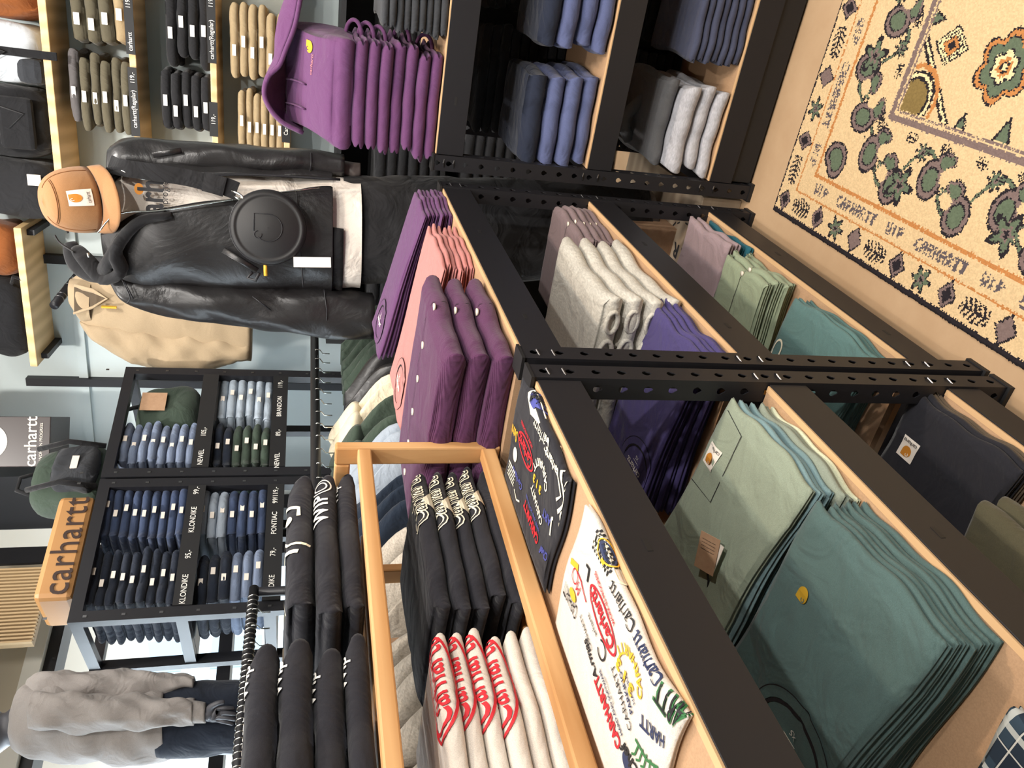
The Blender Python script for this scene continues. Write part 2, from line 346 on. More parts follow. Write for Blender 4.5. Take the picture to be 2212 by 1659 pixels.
def loc2(e, Fo, x, y, extra=0):
    q = ray(x, y); z = e.location.z+Fo.H+extra
    for _ in range(4):
        t = (z-CAM[2])/q[2]; p = CAM+t*q; d = max(0, e.location.x-p[0]); z = e.location.z+Fo.H+extra+Fo.rise*(1+Fo.gi)*d/Fo.D
    return p[1]-e.location.y, e.location.x-p[0]
def collar(e, Fo, mat, dx=0, dist=None, r=.085, text='white'):
    """round neck seen at the back edge of the top tee"""
    m = Fo.top(.003); w = dist if dist is not None else Fo.D-.07
    decal(e, 'neck_rib', ring2(r, r*.8, .018, 30), mat, m, dx, w, 0, .015)
    decal(e, 'neck_opening', disc2(r*.82, r*.6), mat, Fo.top(.001), dx, w, 0, .02)
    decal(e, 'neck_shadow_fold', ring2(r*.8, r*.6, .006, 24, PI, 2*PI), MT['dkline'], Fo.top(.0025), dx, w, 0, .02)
    decal(e, 'neck_print', join2([text2('carhartt', .024, 0, .01), xf(rect2(.03, .0015), 0, -.016), xf(text2('XS', .013), 0, -.026)]), MT[text], Fo.top(.006), dx, w, 0)
    decal(e, 'neck_seam', ring2(r+.001, r*.8+.001, .0018, 30, PI, 2*PI), MT['dkline'], Fo.top(.0034), dx, w, 0, .02)
def button(e, mapf, dx, dy, r=.0065):
    p = mapf(np.array([[dx, dy]]))[0]; b = MB().tube([(p[0], p[1], p[2]-.001), (p[0], p[1], p[2]+.003)], r, 14); b.build('button', MT['pearl'], e, True)
def placket(e, Fo, y=0, w=.03, s0=-.02, s1=None, mat=None):
    s1 = s1 or Fo.D-.02; t = np.linspace(s0, s1, 20); m = Fo.top(.0022)
    decal(e, 'placket', seg2([(y+w/2, k) for k in t], .0016), MT['dkline'], m, cut=0); 
# ------------------------------------------------------------------ plane for things authored from one side
class Plane:
    def __init__(s, p, n): s.p = np.array([p[0], p[1]], float); s.n = np.array(n, float)/np.linalg.norm(n); s.t = np.array([-s.n[1], s.n[0]])
    def at(s, x, y, off=0):
        q = ray(x, y); c = s.p+s.n*off; t = ((c-CAM[:2])@s.n)/(q[:2]@s.n); return CAM+t*q
    def rot(s): return math.atan2(s.n[1], s.n[0])
def facing(x, y, D):
    q = ray(x, y); h = q[:2]/np.linalg.norm(q[:2]); p = CAM[:2]+h*D; return Plane(p, -h)
def interp(rows, n):
    rows = np.array(rows, float); t = np.linspace(0, len(rows)-1, n); out = []
    for k in range(rows.shape[1]):
        y = rows[:, k]; m = np.gradient(y); i = np.clip(t.astype(int), 0, len(rows)-2); u = t-i
        out.append((2*u**3-3*u**2+1)*y[i]+(u**3-2*u**2+u)*m[i]+(-2*u**3+3*u**2)*y[i+1]+(u**3-u**2)*m[i+1])
    return np.stack(out, 1)
def loft(name, pl, rows, mat, parent, n=30, seg=32, ex=2.4, wr=.004, seed=0, opening=None, cap=(True, True), thick=0, wfreq=1.0):
    """rows: frame x (height), y right side, y left side, half depth, offset toward the viewer"""
    R = interp(rows, n); V = []; rr = np.random.RandomState(seed); ph = rr.uniform(0, 6, 12)
    OP = interp(opening, n) if opening is not None else None
    for i, (x, y0, y1, hd, off) in enumerate(R):
        a = pl.at(x, y0, off); b = pl.at(x, y1, off); c = (a+b)/2; hw = np.linalg.norm(b[:2]-a[:2])/2; sd = (b-a); sd[2] = 0; sd = sd/np.linalg.norm(sd)
        zz = b[2]-a[2]
        if OP is None: ang = np.arange(seg)*2*PI/seg
        else:
            yc = (y0+y1)/2; hy = (y1-y0)/2; pa = math.acos(np.clip(-(OP[i, 0]-yc)/hy, -1, 1)); pb = math.acos(np.clip(-(OP[i, 1]-yc)/hy, -1, 1))
            ang = np.linspace(pb, 2*PI+pa, seg)
        for k, an in enumerate(ang):
            cc, ss = math.cos(an), math.sin(an); u = -np.sign(cc)*abs(cc)**(2/ex); w = np.sign(ss)*abs(ss)**(2/ex)
            if OP is not None: u, w = -cc, np.sign(ss)*abs(ss)**(2/ex)
            p = c+sd*hw*u+np.array([pl.n[0], pl.n[1], 0])*hd*w
            p[2] = c[2]+zz/2*u
            q = wr*(math.sin(an*3+p[2]*22*wfreq+ph[0])+math.sin(an*2-p[2]*41*wfreq+ph[1])+.7*math.sin(an*5+p[2]*63*wfreq+ph[2])+.5*math.sin(an*7-p[2]*13+ph[3]))*.5
            dv = p-c; dv[2] = 0; dn = np.linalg.norm(dv)+1e-6; p = p+dv/dn*q
            V.append(p)
    m = len(R); f = []
    for i in range(m-1):
        for k in range(seg if OP is None else seg-1): f.append((i*seg+k, (i+1)*seg+k, (i+1)*seg+(k+1) % seg, i*seg+(k+1) % seg))
    if OP is None:
        if cap[0]: f.append(tuple(range(seg)))
        if cap[1]: f.append(tuple((m-1)*seg+k for k in range(seg))[::-1])
    o = mk(name, V, f, mat, parent, True)
    if thick: s = o.modifiers.new('solid', 'SOLIDIFY'); s.thickness = thick; s.offset = 0
    return o
# ------------------------------------------------------------------ room shell
def on_z(x, y, z): q = ray(x, y); return CAM+q*((z-CAM[2])/q[2])
def struct(o): o['kind'] = 'structure'; return o
struct(MB().box((-9, -6, -.1), (6, 6, 0)).build('floor', MT['floor']))
struct(MB().box((-9, -6, 3.5), (6, 6, 3.6)).build('ceiling', MT['ceil']))
struct(MB().box((5.9, -6, 0), (6, 6, 3.5)).build('wall_right', MT['wall']))
struct(MB().box((-9, -6.0, 0), (6, -5.9, 3.5)).build('wall_behind', MT['wall']))
WP = facing(650, 150, 3.9); wd = np.array([-.9903, -.1392]); wn = np.array([wd[1], -wd[0]]); wn = wn if wn[1] < 0 else -wn
BW = Plane(WP.p, wn)                                        # back wall plane, normal into the room
def wl(s, h, off=0): p = BW.p-wd*s+BW.n*off; return Vector((p[0], p[1], h))      # s runs to the right along the wall
def wallbox(s0, s1, h0, h1, o0, o1):
    v = [wl(s, h, o) for h in (h0, h1) for (s, o) in ((s0, o0), (s1, o0), (s1, o1), (s0, o1))]
    return v, [(0,3,2,1),(4,5,6,7),(0,1,5,4),(1,2,6,5),(2,3,7,6),(3,0,4,7)]
def wcoord(x, y, off=0): p = BW.at(x, y, off); return float((p[:2]-BW.p)@(-wd)), float(p[2])
struct(MB().add(*wallbox(-2.27, 5, 0, 3.5, -.1, 0)).build('wall_back', MT['wall']))
# window wall on the far left
RD = np.array([.2823, .9593]); RN = np.array([RD[1], -RD[0]])
WW = Plane(facing(660, 1300, 4.2).p, RN)
def wwp(s, h, off=0): p = WW.p+RD*s+WW.n*off; return Vector((p[0], p[1], h))
def wwbox(s0, s1, h0, h1, o0, o1):
    v = [wwp(s, h, o) for h in (h0, h1) for (s, o) in ((s0, o0), (s1, o0), (s1, o1), (s0, o1))]
    return v, [(0,3,2,1),(4,5,6,7),(0,1,5,4),(1,2,6,5),(2,3,7,6),(3,0,4,7)]
def wwc(x, y, off=0): p = WW.at(x, y, off); return float((p[:2]-WW.p)@RD), float(p[2])
SE = .66; SW = wwc(60, 1203)[0]
struct(MB().add(*wwbox(-6, SE, 0, .55, -.15, 0)).build('wall_left', MT['wall']))
LT = plain('window_lintel', (176, 166, 146), .8)
struct(MB().add(*wwbox(-6, SW, 2.62, 3.5, -.15, 0)).build('trim_1', LT)); struct(MB().add(*wwbox(SW, SE, 3.25, 3.5, -.15, 0)).build('trim_3', LT))
struct(MB().add(*wwbox(-6, SW, 2.55, 2.62, -.15, .06)).build('trim_4', plain('lintel_edge', (206, 204, 194), .7)))
fr = MB()
for s_ in (-5.9, -4.2, -2.9, -1.75, SW, SE-.05): fr.add(*wwbox(s_-.045, s_+.045, .55, 2.62 if s_ < SW-.1 else 3.25, -.12, .02))
for h in (.55, 1.75, 2.5): fr.add(*wwbox(-6, SE, h, h+.06, -.12, .02))
wf = struct(fr.build('window_1', MT['steel']))
gl = MB().add(*wwbox(-5.9, SE, .6, 3.25, -.06, -.05)); gm, nt, b = base('window_glass', .02, (1, 1, 1)); b.inputs['Transmission Weight'].default_value = 1; b.inputs['IOR'].default_value = 1.02
gl.build('glass_pane', gm, wf)
# houses across the street
for k, (s0, s1, h, off, c) in enumerate([(-7.0, -1.2, 5.5, -9, (222, 230, 236)), (-.4, 3.0, 4.2, -10, (236, 240, 242)), (4, 9, 6, -11, (200, 212, 220))]):
    hs = empty('house', wwp((s0+s1)/2, 0, off-1), label='%s street house seen through the shop window %s' % (['tall pale grey', 'low off-white', 'blue grey'][k], ['on the far left', 'behind the jeans rack', 'beyond the back wall corner'][k]), cat='house')
    inv = hs.matrix_basis.inverted
    mb = MB().add(*wwbox(s0, s1, 0, h, off-2, off)); mb.v = [tuple(Vector(p)-hs.location) for p in mb.v]; mb.build('wall', plain('render_%d' % k, c, .9), hs)
    for i in range(int((s1-s0)/1.3)):
        for j in range(int(h/1.4)):
            m = MB().add(*wwbox(s0+.4+i*1.3, s0+1.0+i*1.3, .7+j*1.4, 1.6+j*1.4, off, off+.03)); m.v = [tuple(Vector(p)-hs.location) for p in m.v]; m.build('window', plain('dark_pane', (150, 168, 184), .3), hs)
# ------------------------------------------------------------------ shelving modules (local: x to the aisle, y along)
def keyhole_plate(wd_, h0, h1, M):
    """front plate with keyhole cut-outs every 5 cm"""
    V = []; Fc = []; n = 16; k = h0
    while k < h1-.001:
        k1 = min(k+.05, h1); zc = (k+k1)/2; outer = []; inner = []
        for i in range(n):
            a = 2*PI*i/n+PI/n; c, s_ = math.cos(a), math.sin(a); q = max(abs(c)/(wd_/2), abs(s_)/((k1-k)/2)); outer.append((c/q, zc+s_/q))
            r = .0075+.0035*max(0, s_)**4*1.0
            rr = .0048 if s_ < -.2 else .0075
            inner.append((c*rr*(1.0), zc+s_*(.0105 if s_ < -.2 else .008)))
        # snap corners
        for ci, (cx, cz) in enumerate([(wd_/2, k1), (-wd_/2, k1), (-wd_/2, k), (wd_/2, k)]):
            j = min(range(n), key=lambda t: (outer[t][0]-cx)**2+(outer[t][1]-cz)**2); outer[j] = (cx, cz)
        b = len(V)
        for xo in (0, -.002):
            V += [M(xo, p[0], p[1]) for p in outer]+[M(xo, p[0], p[1]) for p in inner]
        for i in range(n):
            j = (i+1) % n
            Fc += [(b+i, b+j, b+n+j, b+n+i), (b+2*n+i, b+3*n+i, b+3*n+j, b+2*n+j), (b+n+i, b+n+j, b+3*n+j, b+3*n+i)]
        k = k1
    return V, Fc
def post(name, root, y, x, z0, z1, back=False):
    V, Fc = keyhole_plate(.046, z0+.0, z1, lambda a, b, c: (x+a, y+b, c)); mb = MB().add(V, Fc)
    for sg in (-1, 1):
        V, Fc = keyhole_plate(.044, z0, z1, lambda a, b, c: (x-.022+b, y+sg*(.023+a), c)); mb.add(V, Fc)
    o = mb.build(name, MT['steel'], root)
    MB().box((x-.046, y-.026, z1-.002), (x+.002, y+.026, z1+.004)).build('end_cap', MT['black'], o); MB().box((x-.05, y-.03, z0-.012), (x+.003, y+.03, z0)).build('foot', MT['black'], o)
    for (zz) in (z1-.03, z1-.06, .61, .56, .2, .15):
        if z0 < zz < z1: MB().tube([(x-.001, y-.012, zz-.004), (x+.004, y+.002, zz), (x-.001, y+.012, zz-.003)], .002, 6).build('shelf_pin', MT['pin'], o)
    return o
def module(label, loc, rz, y0, y1, D, levels, posts, ledge):
    root = empty('display_shelving', loc, rz, label, 'shelving')
    for i, z in enumerate(levels):
        b = MB().box((-D, y0, z-.018), (-.004, y1, z-.001)).build('shelf_board', MT['ply'], root)
        e = MB().box((-.0155, y0, z-.017), (-.0035, y1, z+.0005)); e.build('edge_strip', MT['plyedge'], b)
        be = MB().box((-.003, y0, z-.082), (0, y1, z-.002)).box((-.03, y0, z-.082), (-.003, y1, z-.079)); be = be.build('front_beam', MT['steel'], root, bevel=.0008)
        k = y1-.42
        while k > y0+.1: MB().box((-.002, k-.012, z-.046), (.0006, k+.012, z-.038)).build('beam_slot', MT['black'], be); k -= .5
        MB().box((-D, y0, z-.06), (-D+.02, y1, z-.018)).build('back_beam', MT['steel'], root)
    for y in posts:
        post('post', root, y, .004, .012, ledge); post('post', root, y, -D+.03, .012, ledge)
        for z in levels: MB().box((-D+.03, y-.012, z-.06), (-.045, y+.012, z-.02)).build('side_rail', MT['steel'], root)
    return root
ZT, ZM, ZL = 1.055, .59, .168
XF = -.058
mm = module('black steel middle shelving under the folded purple and pink tops', (XF, 0, 0), 0, -1.02, .035, .56, (ZT, ZM, ZL), (-1.045, .008), ZT+.006)
ml = module('black steel near shelving with the pine stand and printed tees on top', (XF, 0, 0), 0, -2.28, -1.14, .56, (ZT, ZM, ZL), (-1.115,), ZT+.006)
mr = module('black steel shelving carrying the purple hoodies, at a right angle to the others', (0, .04, 0), -PI/2, .025, 1.1, .56, (1.078, .598, .168), (0.0,), 1.084)
MB().box((-.56, .03, .01), (-.012, 1.1, .08)).build('kick_board', MT['black'], mr)
# cardboard box with chain print between the shelving units
CB = on_z(1466, 545, .15)
bx = empty('crate', (-.19, .42, 0), 0, 'flat tan crate printed with black chain ring, low behind the corner posts', 'box')
MB().box((-.175, -.34, .0), (.15, .36, .149)).build('crate_board', wood('crate_wood', (150, 132, 112), (176, 158, 136), 'X', 5), bx, bevel=.003)
links = []
for k in range(22):
    a = 2*PI*k/22; r_ = .115
    if k % 2: links.append(xf(rect2(.026, .007), math.cos(a)*r_, math.sin(a)*r_, a+PI/2))
    else:
        for dr in (-.008, .008): links.append(xf(rect2(.020, .006), math.cos(a)*(r_+dr), math.sin(a)*(r_+dr), a+PI/2))
for k, sh in enumerate(links): decal(bx, 'chain_link', sh, MT['blackp'], lambda v: np.stack([v[:, 0]+CB[0]+.19, v[:, 1]+CB[1]-.42, v[:, 0]*0+.1503], 1))
for k, ch in enumerate('ER'): decal(bx, 'lettering', text2(ch, .07, 0, .03), MT['blackp'], lambda v, k=k: np.stack([-v[:, 1]+CB[0]+.19, v[:, 0]+CB[1]-.42-.03+.055*k, v[:, 0]*0+.1503], 1))
# ------------------------------------------------------------------ clothes on the right-hand shelving (faces -Y)
RZ = -PI/2
def R(x, z, y=.045): return (x, y+.012, z)
s = stack('hoodie', 'hoodie', 'purple folded hoodie', 'beside the corner posts', 'purple hoodies', R(.155, 1.079), RZ, .30, .30, [.034, .036, .034, .036, .035, .035, .038], 'hoodpurple', 3, 2, roll=1, wav=.005, droop=.35, gap=.012, jit=.012)
def hoodie_top(e, Fo, mat):
    m = Fo.top(.002)
    PL = [Plane((0, y_), (0, -1)) for y_ in (.22, .27, .33, .38)]; L0 = Vector(e.location); RI = Matrix.Rotation(-e.rotation_euler[2], 4, 'Z')
    rim = interp([(650, -8), (637, 56), (617, 108), (603, 142), (580, 165), (571, 197), (580, 228), (608, 262), (655, 287)], 30)
    mid = interp([(620, -30), (600, 20), (592, 70), (592, 120), (578, 158), (568, 197), (577, 230), (606, 266), (655, 290)], 30)
    def w3(p, k): return RI@(Vector(PL[k].at(p[0], p[1]))-L0)
    cx = np.array([665, 130]); rows = [[w3(p, 0) for p in rim], [w3(p, 1) for p in mid], [w3(p*.8+cx*.2, 2) for p in mid], [w3(p*.35+cx*.65, 3) for p in mid]]
    V = [q for r in rows for q in r]; f = [(a*30+k, a*30+k+1, a*30+31+k, a*30+30+k) for a in range(3) for k in range(29)]
    h = mk('hood', V, f, mat, e); sm = h.modifiers.new('s', 'SOLIDIFY'); sm.thickness = .007
    sb_ = h.modifiers.new('b', 'SUBSURF'); sb_.levels = 1; sb_.render_levels = 1
    MB().tube(rows[0], .0065, 8).build('hood_hem', mat, h, True)
    for y in (-.035, .035):
        MB().tube([tuple(m(np.array([[y-.05+.01*math.sin(q*2), .25-q*.11]]))[0]+np.array([0, 0, .003+.006*math.sin(q*PI)])) for q in np.linspace(0, 1, 10)], .0055, 8, .45).build('drawstring', mat, e, True)
    decal(e, 'chest_emblem', clogo(.034), MT['gold'], Fo.top(.003), .10, .13)
    decal(e, 'emblem_hook', clogo_hook(.034), mat, Fo.top(.004), .10, .13)
    decal(e, 'chest_lettering', text2('carhartt', .018), FB['pink'], Fo.top(.0025), .055, .115, -.1)
for e, Fo in s: e['label'] = e['label'].replace('seventh', 'bottom').replace('sixth', 'seventh').replace('fifth', 'sixth').replace('fourth', 'fifth').replace('third', 'fourth').replace('second', 'third').replace(', top in', ', second from top in')
e_ = empty('hoodie', (.155, .055, 1.079+.244), RZ, 'purple folded hoodie with gold emblem and drawstrings, topmost beside the corner posts', 'hoodie', 'purple hoodies')
Fo_ = Fold(.30, .27, .056, 555, 1, rise=.135, amp=.010, droop=.3, gap=.012); Fo_.mesh('cloth_body', FB['hoodpurple'], e_); hoodie_top(e_, Fo_, FB['hoodpurple']); s.append((e_, Fo_))
for i in range(7):   # hoods of the folded hoodies stand up as loops at the right-hand end
    e, Fo = s[i]
    if i % 2 == 0 or i == 5: MB().tube([(-.20-.02*math.cos(a), .128+.042*math.sin(a), Fo.H*.4+.018+.022*math.cos(a)) for a in np.linspace(-.2, PI+.2, 16)], .006, 8).build('hood_edge', FB['hoodpurple'], e, True)
stack('trousers', 'trousers', 'charcoal folded trousers', 'right of the purple hoodies', 'charcoal trousers on the right shelving', R(.50, 1.079), RZ, .32, .34, [.020]*9, 'graphite', 5, 2, wav=.006)
stack('sweatshirt', 'sweatshirt', ['dark navy folded hoodie']+['slate blue folded sweatshirt']*3, 'below the purple hoodies', 'slate blue sweatshirts by the corner post', R(.160, .599), RZ, .285, .32, [.048, .054, .058, .062], ['navy', 'navy', 'navy', 'dknavy'], 7, 1, wav=.005, gap=.012, jit=.012, droop=.5)
stack('sweatshirt', 'sweatshirt', ['dark navy folded hoodie']+['slate blue folded sweatshirt']*3, 'at the frame edge, middle shelf', 'slate blue sweatshirts at the right end', R(.49, .599), RZ, .28, .32, [.048, .055, .055, .055], ['navy', 'navy', 'navy', 'dknavy'], 8, 1, wav=.005, gap=.012, jit=.012, droop=.5)
s = stack('sweatshirt', 'sweatshirt', ['dark grey folded hoodie']+['pale grey folded sweatshirt']*3, 'beside the corner post, near rug', 'grey sweatshirts by the corner post', R(.175, .169), RZ, .275, .33, [.044, .050, .056, .05], ['greylt', 'greylt', 'greylt', 'greydk'], 9, 1, wav=.005, gap=.012, jit=.01, droop=.5)
s[-1][0].location[1] += .05
h = MB().tube([(-.18, -.10+.03*k, .055+.035*math.sin(k*.8)) for k in range(7)], .02, 10).build('hood', FB['greydk'], s[-1][0], True)
stack('trousers', 'trousers', 'dark slate folded trousers', 'at the frame edge, bottom shelf', 'dark slate trousers', R(.51, .169), RZ, .27, .33, [.024]*7, 'slate', 11, 2, wav=.005)
# ------------------------------------------------------------------ clothes on the middle shelving (face +X)
def Mx(y, z, dx=0): return (XF-.018+dx, y, z)
s = stack('tshirt', 't-shirt', 'plum purple folded tee', 'beside the pink tees', 'plum tees beside the pink tees', Mx(-.095, ZT), 0, .255, .46, [.0115]*7, 'purple', 20, 2, rise=.014, wav=.005, gap=.007, jit=.008, droop=.9)
e, Fo = s[-1]; collar(e, Fo, FB['purple'], -.01)
s = stack('tshirt', 't-shirt', 'salmon pink folded tee', 'beside the corduroy shirts', 'pink tees', Mx(-.525, ZT, -.005), 0, .29, .47, [.0135]*6, 'pink', 21, 2, rise=.011, wav=.005, gap=.007, jit=.008, droop=.9)
for e_, Fo_ in s: e_.location[1] += .10
e, Fo = s[-1]; collar(e, Fo, FB['pink'], -.03)
s = stack('corduroy_shirt', 'shirt', 'purple corduroy shirt with pearl buttons', 'beside the pine stand', 'purple corduroy shirts', Mx(-.835, ZT), 0, .35, .48, [.047, .048, .05], 'cord', 22, 1, wav=.006, gap=.01, rise=.006, amp=.008, droop=.45)
for q, (e, Fo) in enumerate(s):
    placket(e, Fo, .01, .03, s0=-.05)
    for j in range(6 if q == 2 else 1): button(e, Fo.top(.001), .008, .012+.085*j-.006*q, .008)
s = stack('work_shirt', 'shirt', 'taupe cotton shirt with white buttons', 'beyond the oatmeal sweatshirts', 'taupe cotton shirts', Mx(-.155, ZM), 0, .36, .30, [.021, .022, .022, .023, .024], 'mauve', 23, 3, wav=.005, gap=.012, jit=.012, amp=.006, droop=.8)
for e, Fo in s: placket(e, Fo, -.03, .03, s0=-.03); button(e, Fo.top(.001), -.02, .006, .007)
button(s[-1][0], s[-1][1].top(.001), -.02, .09, .007)
s = stack('sweatshirt', 'sweatshirt', 'oatmeal melange folded sweatshirt', 'on the middle shelf', 'oatmeal melange sweatshirts', Mx(-.545, ZM), 0, .43, .42, [.047, .048, .048, .052], 'melange', 24, 1, wav=.006, gap=.02, amp=.007, droop=.5)
for e, Fo in s:     # sleeve end folded into the near side of each sweatshirt
    cu = MB()
    for (x, rr_) in ((-.05, .017), (-.13, .02)): cu.tube([(x+math.cos(a)*rr_*1.6, -Fo.W/2+.004, Fo.H*.5+math.sin(a)*rr_*.8) for a in np.linspace(0, 2*PI, 14)[:-1]], .006, 8, closed=True)
    cu.build('sleeve_cuff', FB['melange'], e, True)
decal(s[-1][0], 'front_print', text2('carhartt', .02), MT['blackp'], s[-1][1].top(.002), -.02, .29)
s = stack('tshirt', 't-shirt', 'violet folded tee', 'behind the double posts', 'violet tees behind the double posts', Mx(-.865, ZM), 0, .275, .42, [.014, .014, .014, .014, .015], 'violet', 25, 2, rise=.008, wav=.005, gap=.006, jit=.008, droop=.6)
e, Fo = s[-1]; q_ = loc2(e, Fo, 1372, 1010); collar(e, Fo, FB['violet'], q_[0], min(q_[1], Fo.D-.06))
s = stack('trousers', 'trousers', ['lilac grey folded trousers', 'lilac grey folded trousers', 'teal folded trousers', 'teal folded trousers'], 'near the rug corner', 'lilac and teal trousers', Mx(-.185, ZL), 0, .28, .27, [.018, .018, .022, .024], ['teal', 'teal', 'lilac', 'lilac'], 26, 2, wav=.005, jit=.012, amp=.006, droop=.5)
s = stack('work_shirt', 'shirt', 'sage green cotton shirt with ivory buttons', 'on the bottom shelf', 'sage shirts', Mx(-.465, ZL), 0, .26, .33, [.024, .024, .025, .028], 'sage', 27, 3, wav=.005, gap=.012, jit=.016, amp=.008, droop=.7)
for e, Fo in s: placket(e, Fo, -.01, .03, s0=-.02); button(e, Fo.top(.001), 0.004, .008, .007)
button(s[-1][0], s[-1][1].top(.001), .004, .16, .008)
s = stack('printed_tshirt', 't-shirt', 'sea green tee with ochre varsity print', 'on the bottom shelf', 'sea green printed tees', Mx(-.815, ZL), 0, .33, .36, [.013]*5, 'seagreen', 28, 2, wav=.005, rise=.01, jit=.01, droop=.5)
e, Fo = s[-1]
decal(e, 'print_patch', disc2(.034, .024), MT['cream'], Fo.top(.002), -.02, .12, 0, .02)
decal(e, 'patch_lettering', text2('WIP', .032, 0, .03), MT['orange'], Fo.top(.003), -.02, .12, PI, .02)
decal(e, 'varsity_lettering', text2('CARHARTT', .085, 0, .03, .8), MT['orange'], Fo.top(.002), -.0, .235, PI, .02)
decal(e, 'varsity_outline', ring2(.022, .03, .006), MT['cream'], Fo.top(.002), .13, .14, 0, .02)
# ------------------------------------------------------------------ clothes on the near shelving
s = stack('pocket_tshirt', 't-shirt', ['grey sage pocket tee with woven label', 'blue grey folded tee', 'blue grey folded tee', 'blue grey folded tee', 'greyish green folded tee', 'greyish green folded tee', 'pale mint folded tee'], 'beside the petrol tees', 'pocket tees in pale greens and blues', Mx(-1.305, ZM), 0, .27, .40, [.012, .013, .013, .012, .012, .012, .015], ['mint', 'greygreen', 'greygreen', 'bluegrey', 'bluegrey', 'bluegrey', 'pocketsage'], 40, 2, wav=.005, rise=.010, jit=.010, amp=.008, droop=.9)
e, Fo = s[-1]; m = Fo.top(.002)
decal(e, 'pocket', seg2([loc2(e, Fo, *q) for q in ((1572, 875), (1604, 940), (1537, 1085), (1492, 1030))], .0018), MT['dkline'], m)
label_patch(e, Fo.top(.0022), *loc2(e, Fo, 1540, 985), .042, .046)
_t = ray(1528, 1195); _t = CAM+_t*((ZM+.155-CAM[2])/_t[2]); tg = empty('hang_tag', tuple(_t), 0, 'brown card swing tag on the grey sage pocket tee', 'tag')
ct = MB().box((-.034, -.024, 0), (.034, .024, .0015)); o_ = ct.build('card', MT['card'], tg, bevel=.006); o_.rotation_euler = (.25, .1, .35)
o2 = MB().box((-.03, -.026, -.003), (.03, .018, -.0015)).build('inner_card', MT['label'], tg); o2.rotation_euler = (.25, .15, .15)
MB().tube([(-.035, -.01, -.006), (-.055, -.015, -.012), (-.085, -.02, -.016)], .002, 6).build('cord', MT['black'], tg, True)
o3 = decal(o_, 'card_lettering', join2([xf(text2('carhartt work in progress', .0032), 0, .006*k-.012) for k in range(4)]), MT['dkline'], lambda v: np.stack([-v[:, 1]+.01, v[:, 0], v[:, 0]*0+.0019], 1))
s = stack('tshirt', 't-shirt', 'dark petrol green folded tee', 'beside the pocket tees', 'petrol green tees', Mx(-1.60, ZM), 0, .285, .46, [.0125]*6+[.016], 'petrol', 41, 2, wav=.005, rise=.008, jit=.006, amp=.009, droop=.9)
e, Fo = s[-1]; q_ = loc2(e, Fo, 1702, 1612); collar(e, Fo, FB['petrol'], q_[0], min(q_[1], Fo.D-.06), .095)
q_ = loc2(e, Fo, 1735, 1285)
decal(e, 'chest_emblem', clogo(.026), MT['gold'], Fo.top(.003), *q_)
decal(e, 'emblem_hook', clogo_hook(.026), FB['petrol'], Fo.top(.004), *q_)
s = stack('flannel_shirt', 'shirt', 'blue and white plaid flannel shirt', 'beside the petrol tees', 'plaid shirts', Mx(-1.93, ZM, -.04), 0, .26, .30, [.03], 'plaid', 42, 2, wav=.006, amp=.008)
s = stack('pocket_tshirt', 't-shirt', ['black pocket tee with woven label', 'dark folded tee', 'brown folded tee', 'brown folded tee'], 'on the near bottom shelf', 'dark pocket tees', Mx(-1.255, ZL), 0, .29, .34, [.012, .012, .012, .015], ['brown', 'brown', 'blacktee', 'blacktee'], 43, 2, wav=.005, rise=.006, amp=.006)
e, Fo = s[-1]; label_patch(e, Fo.top(.0022), *loc2(e, Fo, 1962, 970), .044, .048)
s = stack('sweatshirt', 'sweatshirt', 'olive brown folded sweatshirt', 'on the near bottom shelf', 'olive sweatshirts', Mx(-1.60, ZL, -.02), 0, .32, .32, [.045, .045, .045, .048], 'olive', 44, 1, wav=.006, gap=.012)
